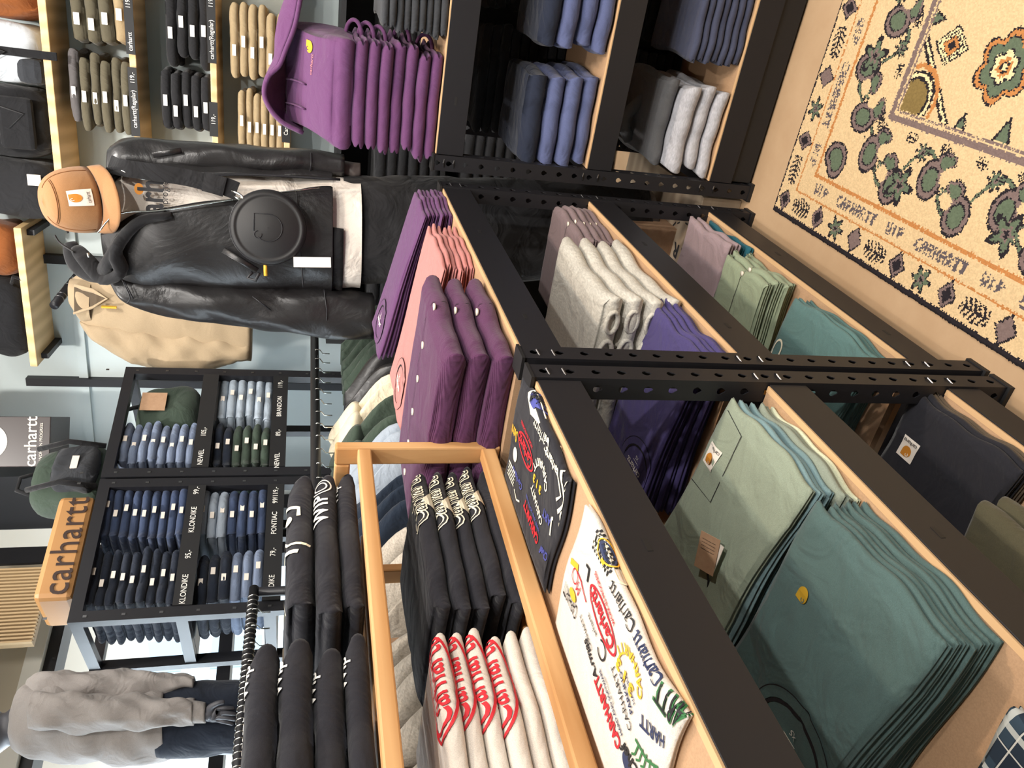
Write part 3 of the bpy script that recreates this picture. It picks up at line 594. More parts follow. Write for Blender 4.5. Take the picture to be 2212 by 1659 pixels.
# printed tees lying on the near top
def printed(e, Fo, dark):
    m = Fo.top(.0016); c1 = 'cream' if dark else 'blackp'; c2 = 'cream' if dark else 'navyp'
    pl_z = ZT+Fo.H
    def put(shape, mat, x, y, rot=0, nm='printed_logo', lift=0, ddx=0, ddy=0):
        q = ray(x, y); t = (pl_z-CAM[2])/q[2]; p = CAM+t*q
        decal(e, nm, shape, MT[mat], Fo.top(.0016+lift), p[1]-e.location[1]+ddx, e.location[0]-p[0]+ddy+.004, rot, .012)
    def oval(x, y, k=1, rot=-.1):
        put(ring2(.054*k, .021*k, .004*k), 'red', x, y, rot); put(text2('Carhartt', .031*k, .2, .03, .8), 'red', x, y, rot); put(text2('WORK IN PROGRESS', .0098*k, 0, .02, .9), 'red', x, y, rot, ddy=-.029*k, ddx=.01)
    if not dark:
        oval(1304, 1332)
        put(arc_text('CARHARTT', .036, .019, -1.2, 1.2, True, .03), 'yellow', 1357, 1462, .1); put(text2('313', .022, 0, .05, 1.2, 1.5), 'yellow', 1352, 1455, .1)
        put(text2('CARHARTT', .026, 0, .04, .72), 'red', 1315, 1530, -.08); put(text2('HARD AND SOFTWARE', .0085, 0, .02), 'navyp', 1315, 1530, -.08, ddy=-.018); put(text2('WORK IN PROGRESS', .0042), 'blackp', 1315, 1530, -.08, ddy=-.026, ddx=.01); put(disc2(.012, .010), 'navyp', 1315, 1530, -.08, ddx=-.07)
        put(text2('CARHARTT', .017, 0, 0, .85, 1.1), 'blackp', 1345, 1500, -.25); put(text2('PARKING', .012, 0, .02), 'navyp', 1352, 1500, -.25, ddy=-.008); put(text2('HAS PRK', .0095), 'navyp', 1358, 1500, -.25, ddy=-.014)
        put(text2('ARTT', .042, 0, .03, .62), 'green', 1448, 1520, .2); put(text2('ARTT', .038, 0, .0, .62), 'blackp', 1448, 1520, .2, lift=.0006)
        put(text2('Carhartt', .026, .45, 0, .85), 'blackp', 1352, 1290, .05, ddy=.01); put(text2('Carhartt', .024, .2, .015, .85), 'navyp', 1406, 1396, .05, ddy=.01)
        put(text2('CARHARTT', .034, 0, 0, .36), 'blackp', 1233, 1289, .1); put(disc2(.014, .008), 'yellow', 1240, 1280, .1, lift=.0006)
        put(join2([xf(text2('M', .03, 0, 0, .6), 0, 0), xf(ring2(.012, .012, .002), .02, 0), xf(seg2([(-.03, -.012), (0, -.016), (.03, -.01)], .003), 0, 0)]), 'red', 1252, 1266, -.2)
        put(join2([xf(ring2(.014, .014, .003, 24, .6, 5.6), -.02, 0), xf(text2('arhartt', .013, 0, 0), .02, 0)]), 'blackp', 1292, 1372, -.05)
        put(text2('CARHARTT', .012, 0, 0, .9), 'blackp', 1268, 1360, -.15); put(text2('A.rmas', .020, .3, .03), 'blackp', 1279, 1420, -.15)
        put(text2('L', .03, 0, .03), 'blackp', 1272, 1232, .2); put(rect2(.035, .010), 'yellow', 1242, 1212, .4)
        put(disc2(.045, .012), 'cream', 1312, 1205, .2); put(join2([xf(rect2(.004, .004), .008*i+.004*(j % 2), .004*j) for i in range(8) for j in range(6)]), 'blackp', 1304, 1180, .2, ddx=-.03, ddy=-.01); put(disc2(.02, .007), 'navyp', 1308, 1192, .2, lift=.0006); put(ring2(.024, .010, .002), 'yellow', 1308, 1192, .2, lift=.0007)
        put(text2('HARTT', .022, 0, .03, .9), 'navyp', 1412, 1575, .5); put(text2('Chef', .024, .35, .03), 'blackp', 1366, 1640, .2)
        put(join2([seg2([(-.03, 0), (0, .006), (.03, 0)], .004)]+[seg2([(k*.01, 0), (k*.012+.004, .018), (k*.012+.012, .022)], .003) for k in (-2, -1, 0, 1, 2)]), 'green', 1400, 1625, .4)
    else:
        put(poly2([(-.05, .0), (-.02, .028), (.03, .026), (.055, -.004), (.02, -.026), (-.025, -.024)]), 'cream', 1162, 868, .35); put(disc2(.034, .013), 'blue', 1160, 868, .35, lift=.0006); put(text2('Carhartt', .022, .3, .04, .8), 'blackp', 1160, 868, .35, lift=.0012)
        put(text2('Carhartt', .034, .3, .0, .75), 'cream', 1174, 927, .1, ddy=.006); put(text2('carhartt', .027, 0, .03, .8), 'cream', 1198, 982, .15, ddy=.006); put(text2('WIP', .012, 0, .02), 'cream', 1203, 980, .25, ddx=.01, ddy=-.019)
        oval(1138, 970, 1.0, .0)
        put(arc_text('CARHARTT', .036, .019, -1.2, 1.2, True, .03), 'cream', 1167, 1040, .1); put(text2('313', .020, 0, .05, 1.2, 1.5), 'yellow', 1163, 1040, .1)
        put(text2('CARHARTT', .026, 0, .04, .72), 'red', 1149, 1122, -.05); put(text2('HARD AND SOFTWARE', .0085, 0, .02), 'blue', 1149, 1122, -.05, ddy=-.019); put(text2('CARHARTT', .019, 0, .02, .8), 'cream', 1162, 1085, -.25)
        put(join2([seg2([(-.035, .018), (-.035, -.012), (-.025, -.022), (.03, -.022)], .008), seg2([(-.015, .018), (-.015, -.006), (.03, -.006)], .006)]), 'cream', 1210, 1048, -.7)
        put(text2('Detroit', .03, .3, .03, .5, 1.2), 'yellow', 1112, 928, .2); put(disc2(.014, .014), 'cream', 1115, 978, 0)
        put(join2([rect2(.05, .004)]+[xf(rect2(.05, .003), 0, .007*k) for k in range(1, 5)]), 'cream', 1108, 1005, .1); put(text2('Carhartt', .02, .3, .02), 'blue', 1120, 1030, .1)
        put(text2('ART', .022, 0, .02), 'blue', 1183, 1112, .2); put(text2('S', .04, 0, .03), 'cream', 1215, 1125, .3); put(text2('J', .035, 0, .03), 'cream', 1192, 1135, .3); put(text2('Chef', .022, .3, .03), 'blue', 1178, 1195, .3)
        put(seg2([(-.02, .0), (.0, .008), (.02, -.004)], .004), 'cream', 1118, 1070, .2); put(text2('C', .024, .2, .02), 'cream', 1230, 1050, .6)
s = stack('printed_tshirt', 't-shirt', 'black tee scattered with coloured logos', 'on the near shelving top by the double posts', 'printed tees on the near top', Mx(-1.25, ZT, .003), 0, .32, .235, [.014], 'blacktee', 50, 2, wav=.006, amp=.004, droop=.4)
printed(*s[0], True)
s = stack('printed_tshirt', 't-shirt', 'white tee scattered with coloured logos', 'on the near shelving top, before the pine stand', 'printed tees on the near top', Mx(-1.63, ZT, .003), 0, .36, .235, [.015], 'whitetee', 51, 2, wav=.006, amp=.005, droop=.4)
printed(*s[0], False)

# ------------------------------------------------------------------ pine stand
SX = -.295
st = empty('pine_stand', (SX, -1.0, ZT), -.035, 'oiled pine two-tier stand on the near shelving, holding the logo tees', 'stand')
YN = -1.35
for (xa, y) in ((0, 0), (-.34, 0), (0, YN), (-.34, YN)): MB().box((xa-.042, y-.011, .001), (xa, y+.011, .33 if y == 0 or 1 else .3)).build('upright', MT['pinez'], st, bevel=.004)
def rail(a, b): MB().box(a, b).build('rail', MT['pine'], st, bevel=.003)
rail((-.0, YN, .012), (-.028, -.012, .042)); rail((-.0, YN, .262), (-.028, -.012, .288)); rail((-.37, YN, .262), (-.345, -.012, .288)); rail((-.37, YN, .012), (-.345, -.012, .042))
for z in (.02, .268):
    for k in range(5): MB().box((-.33+.06*k, YN, z-.008), (-.29+.06*k, -.012, z)).build('slat', MT['pine'], st, bevel=.002)
MB().box((-.342, -.011, .30), (-.042, .011, .33)).build('top_rail', MT['pine'], st, bevel=.004)
def St(y, z, dx=-.022): return (SX-.02+dx+.035*(y+1.0), y, ZT+z)
def wrapprint(e, Fo, kind):
    m = Fo.top(.0018)
    if kind == 'oval':
        decal(e, 'oval_logo', join2([ring2(.090, .036, .005), text2('Carhartt', .058, .1, .012, .78)]), MT['red'], m, .09, .012, 0, .008); decal(e, 'logo_lettering', text2('WORK IN PROGRESS', .014, 0, .015, .85), MT['red'], m, .10, -.032, 0, .008)
    if kind == 'script':
        decal(e, 'script_print', join2([text2('Carhartt', .060, .2, .035, .75), xf(poly2([(-.03, 0), (0, .035), (.06, .0), (0, -.02)]), -.02, -.045)]), MT['cream'], m, .09, .01, 0, .008)
        decal(e, 'script_outline', text2('Carhartt', .060, .2, -.012, .75), MT['blackp'], Fo.top(.0026), .09, .01, 0, .008)
    if kind == 'wip':
        decal(e, 'wip_print', join2([text2('WIP', .045, 0, .02, .9, 1.1), xf(ring2(.022, .022, .003), .065, 0), xf(ring2(.014, .014, .003), .065, 0)]), MT['white'], m, .08, .0, 0, .008)
    if kind == 'line':
        for sh in (seg2([(.09, .02), (.07, -.02), (.05, -.02)], .007), seg2([(.0, .02), (-.03, .0), (-.04, -.04)], .006), seg2([(-.04, .03), (-.055, -.02)], .008), seg2([(-.048, .01), (-.16, .02)], .005)): decal(e, 'line_print', sh, MT['cream'], m, 0, .01, 0, .008)
    if kind == 'line': decal(e, 'line_print', disc2(.011, .009), MT['cream'], m, .045, .01, 0, .008)
    if kind == 'name':
        decal(e, 'name_print', join2([xf(text2('Wip', .034, .35, .015), .03, 0), xf(text2('award', .034, .35, .015), -.02, .032)]), MT['white'], m, .09, .018, 0, .008)
def opened(e, Fo, mat):      # loose sleeve ends at the near side of a tee
    pass
s = stack('printed_tshirt', 't-shirt', 'black sweatshirt with cream script print', 'on the pine stand', 'black script sweatshirts', St(-1.20, .022), 0, .37, .28, [.031, .032, .033, .033, .034], 'blacktee', 60, 1, wav=.005, gap=.02, amp=.007, droop=.7, jit=.012)
for q, (e, Fo) in enumerate(s): wrapprint(e, Fo, 'script') if q in (1, 2, 4) or q == 3 else None
s = stack('printed_tshirt', 't-shirt', 'white sweatshirt with red oval logo', 'on the pine stand', 'white oval logo sweatshirts', St(-1.60, .022), 0, .37, .28, [.030, .029, .030, .029, .029, .028], 'whitetee', 61, 1, wav=.005, gap=.014, amp=.007, droop=.6, jit=.012)
for q, (e, Fo) in enumerate(s): wrapprint(e, Fo, 'oval') if q >= 2 else None
s = stack('printed_tshirt', 't-shirt', ['black sweatshirt with cream line print', 'black sweatshirt with white block letters', 'black sweatshirt with small white print'], 'upper tier, far end', 'black sweatshirts on the far upper tier', St(-1.20, .29), 0, .37, .28, [.036, .042, .048], 'blacktee', 62, 1, wav=.005, gap=.02, amp=.007, droop=.7, jit=.012)
wrapprint(*s[2], 'line'); wrapprint(*s[1], 'wip'); wrapprint(*s[0], 'name')
s = stack('printed_tshirt', 't-shirt', 'black sweatshirt with white script', 'upper tier, near end', 'black sweatshirts on the near upper tier', St(-1.60, .29), 0, .37, .28, [.036, .046, .048, .046], 'blacktee', 63, 1, wav=.005, gap=.014, amp=.007, droop=.6, jit=.012)
for q, (e, Fo) in enumerate(s): wrapprint(e, Fo, 'name')
# ------------------------------------------------------------------ rug
def build_rug():
    X0, X1, Y0, Y1 = -.005, 1.35, -2.15, -.118
    c = .0034; nx = int((X1-X0)/c); ny = int((Y1-Y0)/c); rs = np.random.RandomState(4)
    X, Y_ = np.meshgrid(X0+(np.arange(nx)+.5)*c, Y0+(np.arange(ny)+.5)*c, indexing='ij')
    # a: distance in from the long edge (x), b: distance in from the short edge (far end)
    jit = rs.uniform(-.0022, .0022, X.shape); a = X-X0+jit; b = Y1-Y_+rs.uniform(-.0022, .0022, X.shape)
    cols = {'base': (212, 184, 142), 'dark': (42, 38, 42), 'grey': (122, 104, 100), 'green': (96, 108, 88), 'rust': (186, 126, 74), 'olive': (128, 108, 66), 'lt': (232, 206, 160), 'ink': (92, 84, 88)}
    names = list(cols); out = np.zeros(X.shape, int)
    def put(mask, k): out[mask] = names.index(k)
    e = np.minimum(a, b)
    put((e < .011) | (a < .015), 'dark')
    # frame lines
    put((e > .088) & (e < .093), 'rust'); put((e > .150) & (e < .160), 'rust')
    put((e > .360) & (e < .376), 'grey'); put((e > .382) & (e < .387), 'grey')
    side = a < b      # along the long side
    s = np.where(side, b, a); d = np.minimum(a, b)     # s: along the border from the corner; d: depth
    # outer motif band
    def diamond(mask, cs, cd, h, w, outer='dark', mid='grey', inner='dark'):
        q = np.abs(s-cs)/w+np.abs(d-cd)/h
        put(mask & (q < 1), outer); put(mask & (q < .84), mid); put(mask & (q < .55), inner)
    def leafy(mask, cs, cd, w, h, col='dark'):
        u = (s-cs)/w; v = (d-cd)/h
        put(mask & (np.abs(u) < 1) & (np.abs(v) < 1-.35*np.abs(u)) & (np.sin((u*6+np.abs(v)*2.2)*PI) > .1), col)
        put(mask & (np.abs(u) < 1) & (np.abs(v) < .09), col)
    def flower(mask, cs, cd, r, k1='dark', k2='green', pet=6):
        du, dv = s-cs, d-cd; rr = np.hypot(du, dv); an = np.arctan2(dv, du); R_ = r*(.72+.28*np.cos(pet*an))
        put(mask & (rr < R_), k1); put(mask & (rr < R_*.72), k2); put(mask & (rr < R_*.38), 'grey'); put(mask & (rr < R_*.2), k1)
    for m_ in (side, ~side):
        k = .050; i = 0
        while k < 2.2:
            t = i % 4 if i % 8 < 4 else (i+0) % 4
            if t in (0, 2): diamond(m_, k, .051, .038, .031, inner='grey' if i % 6 == 4 else 'dark')
            elif t == 1: leafy(m_, k, .051, .042, .028)
            else: flower(m_, k, .051, .036)
            k += .090; i += 1
    # lettering band
    def word(txt, cs, m_, flip):
        txt = txt[::-1] if flip else txt
        G = {'C': ["0111", "1000", "1000", "1000", "0111"], 'A': ["0110", "1001", "1111", "1001", "1001"], 'R': ["1110", "1001", "1110", "1010", "1001"], 'H': ["1001", "1001", "1111", "1001", "1001"],
             'T': ["1111", "0110", "0110", "0110", "0110"], 'W': ["1001", "1001", "1001", "1111", "0101"], 'I': ["0100"]*5, 'P': ["1110", "1001", "1110", "1000", "1000"]}
        px_, py = .0043, .0062; p = cs
        for ch in txt:
            if flip and ch in 'W': pass
            for r_, row in enumerate(G[ch]):
                for c_, v in enumerate(row[::-1] if flip else row):
                    if v == '1':
                        ss = p+c_*px_; dd = .137-r_*py
                        put(m_ & (s+jit >= ss-.0004) & (s+jit < ss+px_+.0004) & (d <= dd) & (d > dd-py), 'ink')
            p += px_*4+.0048
        return p
    for m_, fl in ((side, False), (~side, True)):
        p = .175
        while p < 2.1:
            p = word('WIP', p, m_, fl)+.045; p = word('CARHARTT', p, m_, fl)+.045
    # inner border: paisleys, flowers, vines
    def paisley(m_, cs, cd, r, sg):
        for sc, k in ((1, 'dark'), (.86, 'grey'), (.62, 'dark'), (.54, 'green')):
            du, dv = s-cs, d-cd; rr = np.hypot(du*1.25, dv); put(m_ & (rr < r*sc), k)
            tx = cs+sg*(r*.55); tv = cd+r*.95; q = np.hypot((s-tx)*1.0, (d-tv)*1.0); put(m_ & (q < r*.55*sc) & (s*sg < tx*sg+r*.3), k)
            q2 = np.hypot(s-(tx+sg*r*.35), d-(tv+r*.12)); put(m_ & (q2 < r*.3*sc), k)
        q = np.hypot(s-(cs+sg*r*.95), d-(cd+r*.35)); put(m_ & (q < r*.42), 'base')
    for m_ in (side, ~side):
        k = .225; i = 0
        while k < 2.3:
            paisley(m_ & (d > .163) & (d < .357), k, .215+.05*(i % 2), .050, 1 if i % 2 else -1)
            flower(m_ & (d < .357), k+.062, .315-.07*(i % 2), .026, pet=8)
            vv = .265+.06*np.sin((s)*26); put(m_ & (np.abs(d-vv) < .0045) & (d > .163) & (out == 0) & (s > .24), 'green')
            put(m_ & (np.abs(d-vv) < .0075) & (np.abs(d-vv) > .0045) & (d > .163) & (out == 0) & (s > .24), 'dark')
            if i % 3 == 2: flower(m_ & (d < .357) & (d > .163), k+.03, .225, .052, 'dark', 'green', 5)
            leafy(m_ & (d < .357), k+.01, .338, .018, .014)
            k += .118; i += 1
    ins = (e > .39)
    def fl2(cx, cy, r):
        du, dv = a-cx, b-cy; rr = np.hypot(du, dv); an = np.arctan2(dv, du); R_ = r*(.75+.25*np.abs(np.cos(3*an)))
        for sc, k in ((1, 'dark'), (.94, 'rust'), (.80, 'dark'), (.76, 'green'), (.48, 'dark'), (.42, 'lt'), (.26, 'rust'), (.16, 'dark'), (.1, 'lt')): put(ins & (rr < R_*sc), k)
    def di2(cx, cy, r):
        q = np.abs(a-cx)/(r*.8)+np.abs(b-cy)/r
        for sc, k in ((1, 'dark'), (.9, 'lt'), (.76, 'dark'), (.68, 'lt'), (.56, 'dark'), (.5, 'rust'), (.26, 'dark')): put(ins & (q < sc), k)
    for cx, cy, r in ((.53, .65, .08), (.86, .52, .08), (.56, 1.08, .08), (.95, 1.0, .12)): fl2(cx, cy, r)
    for cx, cy, r in ((.55, .477, .056), (.80, .76, .06), (.53, .86, .055), (1.1, .7, .07)): di2(cx, cy, r)
    # corner quarter arcs and little triangles along the inner frame
    q = (a-.39)+(b-.39)
    for lo, hi, k in ((.145, .157, 'dark'), (.157, .166, 'lt'), (.166, .174, 'dark')): put(ins & (q > lo) & (q < hi), k)
    q = np.hypot(a-.42, b-.42)
    for lo, hi, k in ((0, .045, 'olive'), (.045, .052, 'dark'), (.052, .06, 'lt'), (.06, .066, 'dark'), (.07, .082, 'rust')): put(ins & (q > lo) & (q < hi), k)
    for k in range(14):
        cx = .60+.125*k
        t = (d-.39); w = np.abs(s-cx); hgt = .055 if k % 2 else .04
        put(ins & (t > 0) & (t < hgt) & (w < (hgt-t)*.45), 'dark'); put(ins & (t > 0) & (t < hgt-.012) & (w < (hgt-.012-t)*.4), 'green')
    lut = np.array([lin(cols[n]) for n in names]); C = lut[out]*(1+rs.uniform(-.10, .10, X.shape))[..., None]
    # mesh: one quad per tuft row cell
    zz = .010+rs.uniform(0, .0022, (nx+1, ny+1)); zz[0, :] = zz[-1, :] = zz[:, 0] = zz[:, -1] = .006
    gx, gy = np.meshgrid(X0+np.arange(nx+1)*c, Y0+np.arange(ny+1)*c, indexing='ij'); gx[0] += rs.uniform(-.004, .003, ny+1); gy[:, -1] += rs.uniform(-.003, .004, nx+1)
    V = np.stack([gx, gy, zz], -1).reshape(-1, 3); idx = np.arange((nx+1)*(ny+1)).reshape(nx+1, ny+1)
    Fq = np.stack([idx[:-1, :-1], idx[1:, :-1], idx[1:, 1:], idx[:-1, 1:]], -1).reshape(-1, 4)
    me = bpy.data.meshes.new('rug'); me.vertices.add(len(V)); me.vertices.foreach_set('co', V.ravel())
    me.loops.add(len(Fq)*4); me.loops.foreach_set('vertex_index', Fq.ravel().astype(np.int32)); me.polygons.add(len(Fq)); me.polygons.foreach_set('loop_start', np.arange(len(Fq), dtype=np.int32)*4)
    me.update(calc_edges=True); at = me.color_attributes.new('pattern', 'FLOAT_COLOR', 'CORNER')
    cc = np.concatenate([np.clip(C, 0, 1).reshape(-1, 3), np.ones((nx*ny, 1))], 1); at.data.foreach_set('color', np.repeat(cc, 4, axis=0).ravel())
    m, nt, b_ = base('rug_pile', .95, spec=.1); an = N(nt, 'ShaderNodeVertexColor'); an.layer_name = 'pattern'; nt.links.new(an.outputs[0], b_.inputs['Base Color'])
    me.materials.append(m); o = bpy.data.objects.new('rug', me); COL.objects.link(o)
    bd = MB().box((X0-.001, Y0, .0005), (X1, Y1+.001, .0065)).build('binding', MT['black'], o)
    tag(o, 'cream patterned rug with lettered border, lying on the concrete floor', 'rug')
build_rug()

# ------------------------------------------------------------------ back wall: timber shelves, folded trousers, bags
def wshelf(name, label, x0, y0, x1, y1, th, dep, mat, off=.02):
    s0, h0 = wcoord(x0, y0, dep); s1, h1 = wcoord(x1, y1, dep); h = off
    root = empty(name, wl((s0+s1)/2, h-th, dep), BW.rot(), label, 'shelf')
    L_ = abs(s1-s0)/2
    MB().box((.002-dep, -L_, 0), (0, L_, th)).build('board', mat, root, bevel=.003)
    for y in (-L_+.03, L_-.03): MB().box((-dep+.002, y-.012, -.03), (-.06, y+.012, -.001)).build('bracket', MT['steel'], root)
    return root, h, s0, s1
# (local axes of anything on this wall: +x into the room, +y to the left along the wall)
TSH = [wshelf('timber_shelf', 'pale timber wall shelf carrying the backpacks, above the trousers', 78, -60, 127, 430, .030, .28, MT['wallwood'], 2.462),
       wshelf('timber_shelf', 'upper pale timber shelf with olive and grey folded trousers', 292, -60, 303, 420, .026, .26, MT['wallwood'], 2.152),
       wshelf('timber_shelf', 'middle pale timber shelf with black folded trousers', 463, -60, 467, 400, .026, .26, MT['wallwood'], 1.843),
       wshelf('timber_shelf', 'lower timber shelf with khaki folded trousers', 606, -60, 606, 420, .026, .26, MT['wallwood'], 1.545),
       wshelf('timber_shelf', 'pale timber shelf above the hanging beige jacket', 28, 492, 70, 792, .030, .28, MT['wallwood'], 2.64)]
def wallpile(desc, place, group, si, ya, yb, n, top, mats, seed, tags=True, lean=.1):
    root, h, s0_, s1_ = TSH[si]; sA, _ = wcoord(300, ya, .3); sB, _ = wcoord(300, yb, .3)
    if si == 2: sA, _ = wcoord(470, ya, .3); sB, _ = wcoord(470, yb, .3)
    Wd = abs(sA-sB); hh = top/n; p = wl((sA+sB)/2, h+.002, .25)
    q = stack('trousers', 'trousers', desc, place, group, tuple(p), BW.rot(), Wd*.96, .235, [hh]*n, mats, seed, 1, jit=.02, wav=.006, gap=.012, droop=.5)
    for e, Fo in q:
        m_ = MB().box((-.001, -.022, Fo.H*.32), (.003, .022, Fo.H*.72)); o = m_.build('size_sticker', MT['white'], e); o.location = (.006, .02*math.sin(seed+e.location.z*90)-.02, 0)
wallpile(['dark grey folded trousers']+['olive folded trousers']*5, 'behind the leather jacket', 'olive trousers by the mannequin', 1, 125, 290, 6, .235, ['olivep']*5+['greyp'], 71)
wallpile(['olive folded trousers']*3+['khaki folded trousers'], 'at the frame edge, upper shelf', 'olive trousers at the frame edge', 1, -25, 118, 4, .21, ['khaki', 'olivep', 'olivep', 'olivep'], 72)
wallpile('black folded trousers', 'behind the jacket, middle shelf', 'black trousers by the mannequin', 2, 160, 300, 5, .20, 'blackp', 73)
wallpile('black folded trousers', 'at the frame edge, middle shelf', 'black trousers at the frame edge', 2, -30, 150, 4, .17, 'blackp', 74)
wallpile('khaki cargo trousers', 'left of the purple hoodies', 'khaki trousers by the hoodies', 3, 165, 310, 6, .19, 'khaki', 75)
wallpile('khaki cargo trousers', 'above the purple hoodies', 'khaki trousers above the hoodies', 3, -25, 150, 6, .22, 'khaki', 76)
def strip(si, ya, yb, txts, label, sizes=.03):
    root, h, _, _ = TSH[si]; xx = {1: 312, 2: 478, 3: 604}[si]; sA, _ = wcoord(xx, ya, .33); sB, _ = wcoord(xx, yb, .33)
    e = empty('price_strip', wl((sA+sB)/2, h-.014, .262), BW.rot(), label, 'sign'); L_ = abs(sA-sB)/2
    MB().box((0, -L_, -.012), (.004, L_, .022)).build('strip', MT['black'], e)
    for (t, yy) in txts: decal(e, 'lettering', text2(t, .024, 0, .005, .9), MT['white'], lambda v, yy=yy: np.stack([v[:, 0]*0+.0055, v[:, 0]+yy*L_, v[:, 1]+.005], 1))
strip(1, 150, 300, [('119,-', .7), ('carhartt(Regular)', -.2)], 'black price strip in front of the olive trousers by the mannequin')
strip(1, -20, 122, [('carhartt', -.6), ('119,-', .6)], 'black price strip under the olive trousers at the frame edge')
strip(2, 225, 300, [('119,-', 0)], 'black price strip under the black trousers by the mannequin')
strip(2, -10, 140, [('carhartt(Regular)', -.3), ('119,-', .8)], 'black price strip under the black trousers at the frame edge')
strip(3, 250, 310, [('Cargo', 0)], 'black price strip by the khaki trousers')
# perforated wall upright near the khaki trousers
# black stock low on the back wall
cab = empty('stock_shelving', wl(-.25, 0, .003), BW.rot(), 'low black wall shelving packed with black trousers, behind the leather jacket mannequin', 'shelving')
for y in (-.95, -.32, .32, .95): MB().box((0, y-.012, 0), (.34, y+.012, 1.34)).build('side_panel', MT['black'], cab)
for z in (.06, .45, .85, 1.32): MB().box((0, -.938, z-.02), (.34, .938, z)).build('shelf_board', MT['black'], cab)
MB().box((0, -.938, .0), (.008, .938, 1.32)).build('dark_backing', MT['black'], cab)
for r_, z in enumerate((.45, .85)):
    for c_, s_ in enumerate((-.88, -.25, .38)):
        p = wl(s_, z+.002, .335); stack('trousers', 'trousers', 'black folded trousers', ('upper ' if r_ else 'lower ')+['left', 'middle', 'right'][c_]+' of the low wall shelving', 'black trousers in the low wall shelving', tuple(p), BW.rot(), .52, .28, [.05]*6, 'blackp', 200+r_*3+c_, 1, jit=.008, wav=.006, gap=.012, droop=.4)
# bags on the timber shelf
def bag(name, label, cat, shelf, xs, mat, dep=.22, parts=None, hgt=None, ex=3.2):
    y0, y1, xtop = xs; root, h, _, _ = TSH[shelf]; s0, _ = wcoord(120, y0, .25); s1, _ = wcoord(120, y1, .25)
    w = abs(s1-s0)/2; H_ = hgt; e = empty(name, wl((s0+s1)/2, h+.002, .15), BW.rot(), label, cat)
    V = []; n = 18; sg = 30
    for i in range(n+1):
        t = i/n; k = (1-abs(2*t-1)**5)**.35*.92+.08; k2 = 1-.18*t**2
        for a in range(sg):
            an = 2*PI*a/sg; c, s_ = math.cos(an), math.sin(an); u = np.sign(c)*abs(c)**(2/ex); v = np.sign(s_)*abs(s_)**(2/ex)
            V.append((u*dep/2*k*k2+.008*math.sin(6*an+t*9), v*w*k*k2+.006*math.sin(4*an-t*7), H_*t))
    f = [(i*sg+k, i*sg+(k+1) % sg, (i+1)*sg+(k+1) % sg, (i+1)*sg+k) for i in range(n) for k in range(sg)]+[tuple(range(sg))[::-1], tuple(n*sg+k for k in range(sg))]
    mk('bag_body', V, f, mat, e); return e, w, H_
def buckle(e, p, mat='pin'):
    MB().box((p[0]-.004, p[1]-.02, p[2]-.028), (p[0]+.008, p[1]+.02, p[2]+.028)).build('buckle', MT['steel' if mat == 'pin' else mat], e, bevel=.004)
e, w, H_ = bag('backpack', 'white and grey rucksack with dangling drawcords', 'backpack', 0, (55, 190, 0), FB['greybag'], .26, hgt=.42)
MB().box((-.12, -w*.98, .0), (.14, -w*.1, .10)).build('grey_panel', FB['graphite'], e, bevel=.03)
MB().tube([(.14, -.02, .30), (.155, .03, .22), (.15, .0, .12), (.15, -.05, .20), (.14, -.04, .30)], .004, 6).build('drawcord', MT['black'], e, True)
MB().box((.135, -.012, -.055), (.145, .018, .30)).build('strap', FB['darktrim'], e); buckle(e, (.15, .08, .25))
e, w, H_ = bag('backpack', 'large black rucksack with grey buckle, beside the tan cap', 'backpack', 0, (192, 350, 0), FB['darktrim'], .26, hgt=.44)
buckle(e, (.14, 0, .22), 'chrome'); MB().tube([(.14, .03, .30), (.15, .07, .2), (.15, .04, .08), (.15, -.02, .14)], .004, 6).build('drawcord', MT['black'], e, True)
MB().box((.115, -w*.7, .05), (.15, w*.7, .18)).build('front_pocket', FB['darktrim'], e, bevel=.02)
e, w, H_ = bag('holdall', 'black holdall with small woven label, partly behind the tan cap', 'bag', 0, (352, 480, 0), FB['blackp'], .26, hgt=.36)
MB().box((.13, .03, .05), (.136, .075, .10)).build('label', MT['label'], e)
e, w, H_ = bag('backpack', 'brown and ochre rucksack at the frame edge', 'backpack', 0, (-60, 52, 0), FB['brownbag'], .24, hgt=.42)
e, w, H_ = bag('pouch', 'caramel brown soft bag on the shelf above the beige jacket', 'bag', 4, (492, 605, 0), FB['brownbag'], .26, hgt=.22)
e, w, H_ = bag('holdall', 'black soft bag on the shelf above the beige jacket', 'bag', 4, (607, 780, 0), FB['darktrim'], .26, hgt=.26)
MB().tube([(.1, w-.02, .04), (.13, w+.02, .02), (.12, w, -.02)], .008, 6).build('strap', FB['darktrim'], e)
# wall rail with face-out arms
s0, h0 = wcoord(157, 590, .02); s1, h1 = wcoord(180, 790, .02)
rt = empty('wall_rail', wl((s0+s1)/2, (h0+h1)/2, 0), BW.rot(), 'white wall rail with black uprights behind the beige jacket', 'rail')
MB().box((.001, -.75, -.02), (.02, .75, .02)).build('rail_bar', MT['wall'], rt)
for q in (-.32, .30): MB().box((.002, q-.02, -2.0), (.04, q+.02, .25)).build('upright', MT['steel'], rt)
fa = empty('faceout_arm', wl(wcoord(170, 592, .05)[0], wcoord(170, 592, .05)[1], .0), 0, 'black tubular display arm with silver rings jutting from the wall', 'display arm')
pa = BW.at(172, 590, .04); pb = BW.at(117, 660, .36)
MB().tube([Vector(pa)-fa.location, Vector(pb)-fa.location], .019, 16).build('arm', MT['steel'], fa, True)
for t in (.25, .45, .72, .82): 
    p = pa*(1-t)+pb*t; d_ = Vector(pb-pa).normalized(); MB().tube([Vector(p)-fa.location-d_*.0025, Vector(p)-fa.location+d_*.0025], .0205, 16).build('ring', MT['pin'], fa, True)
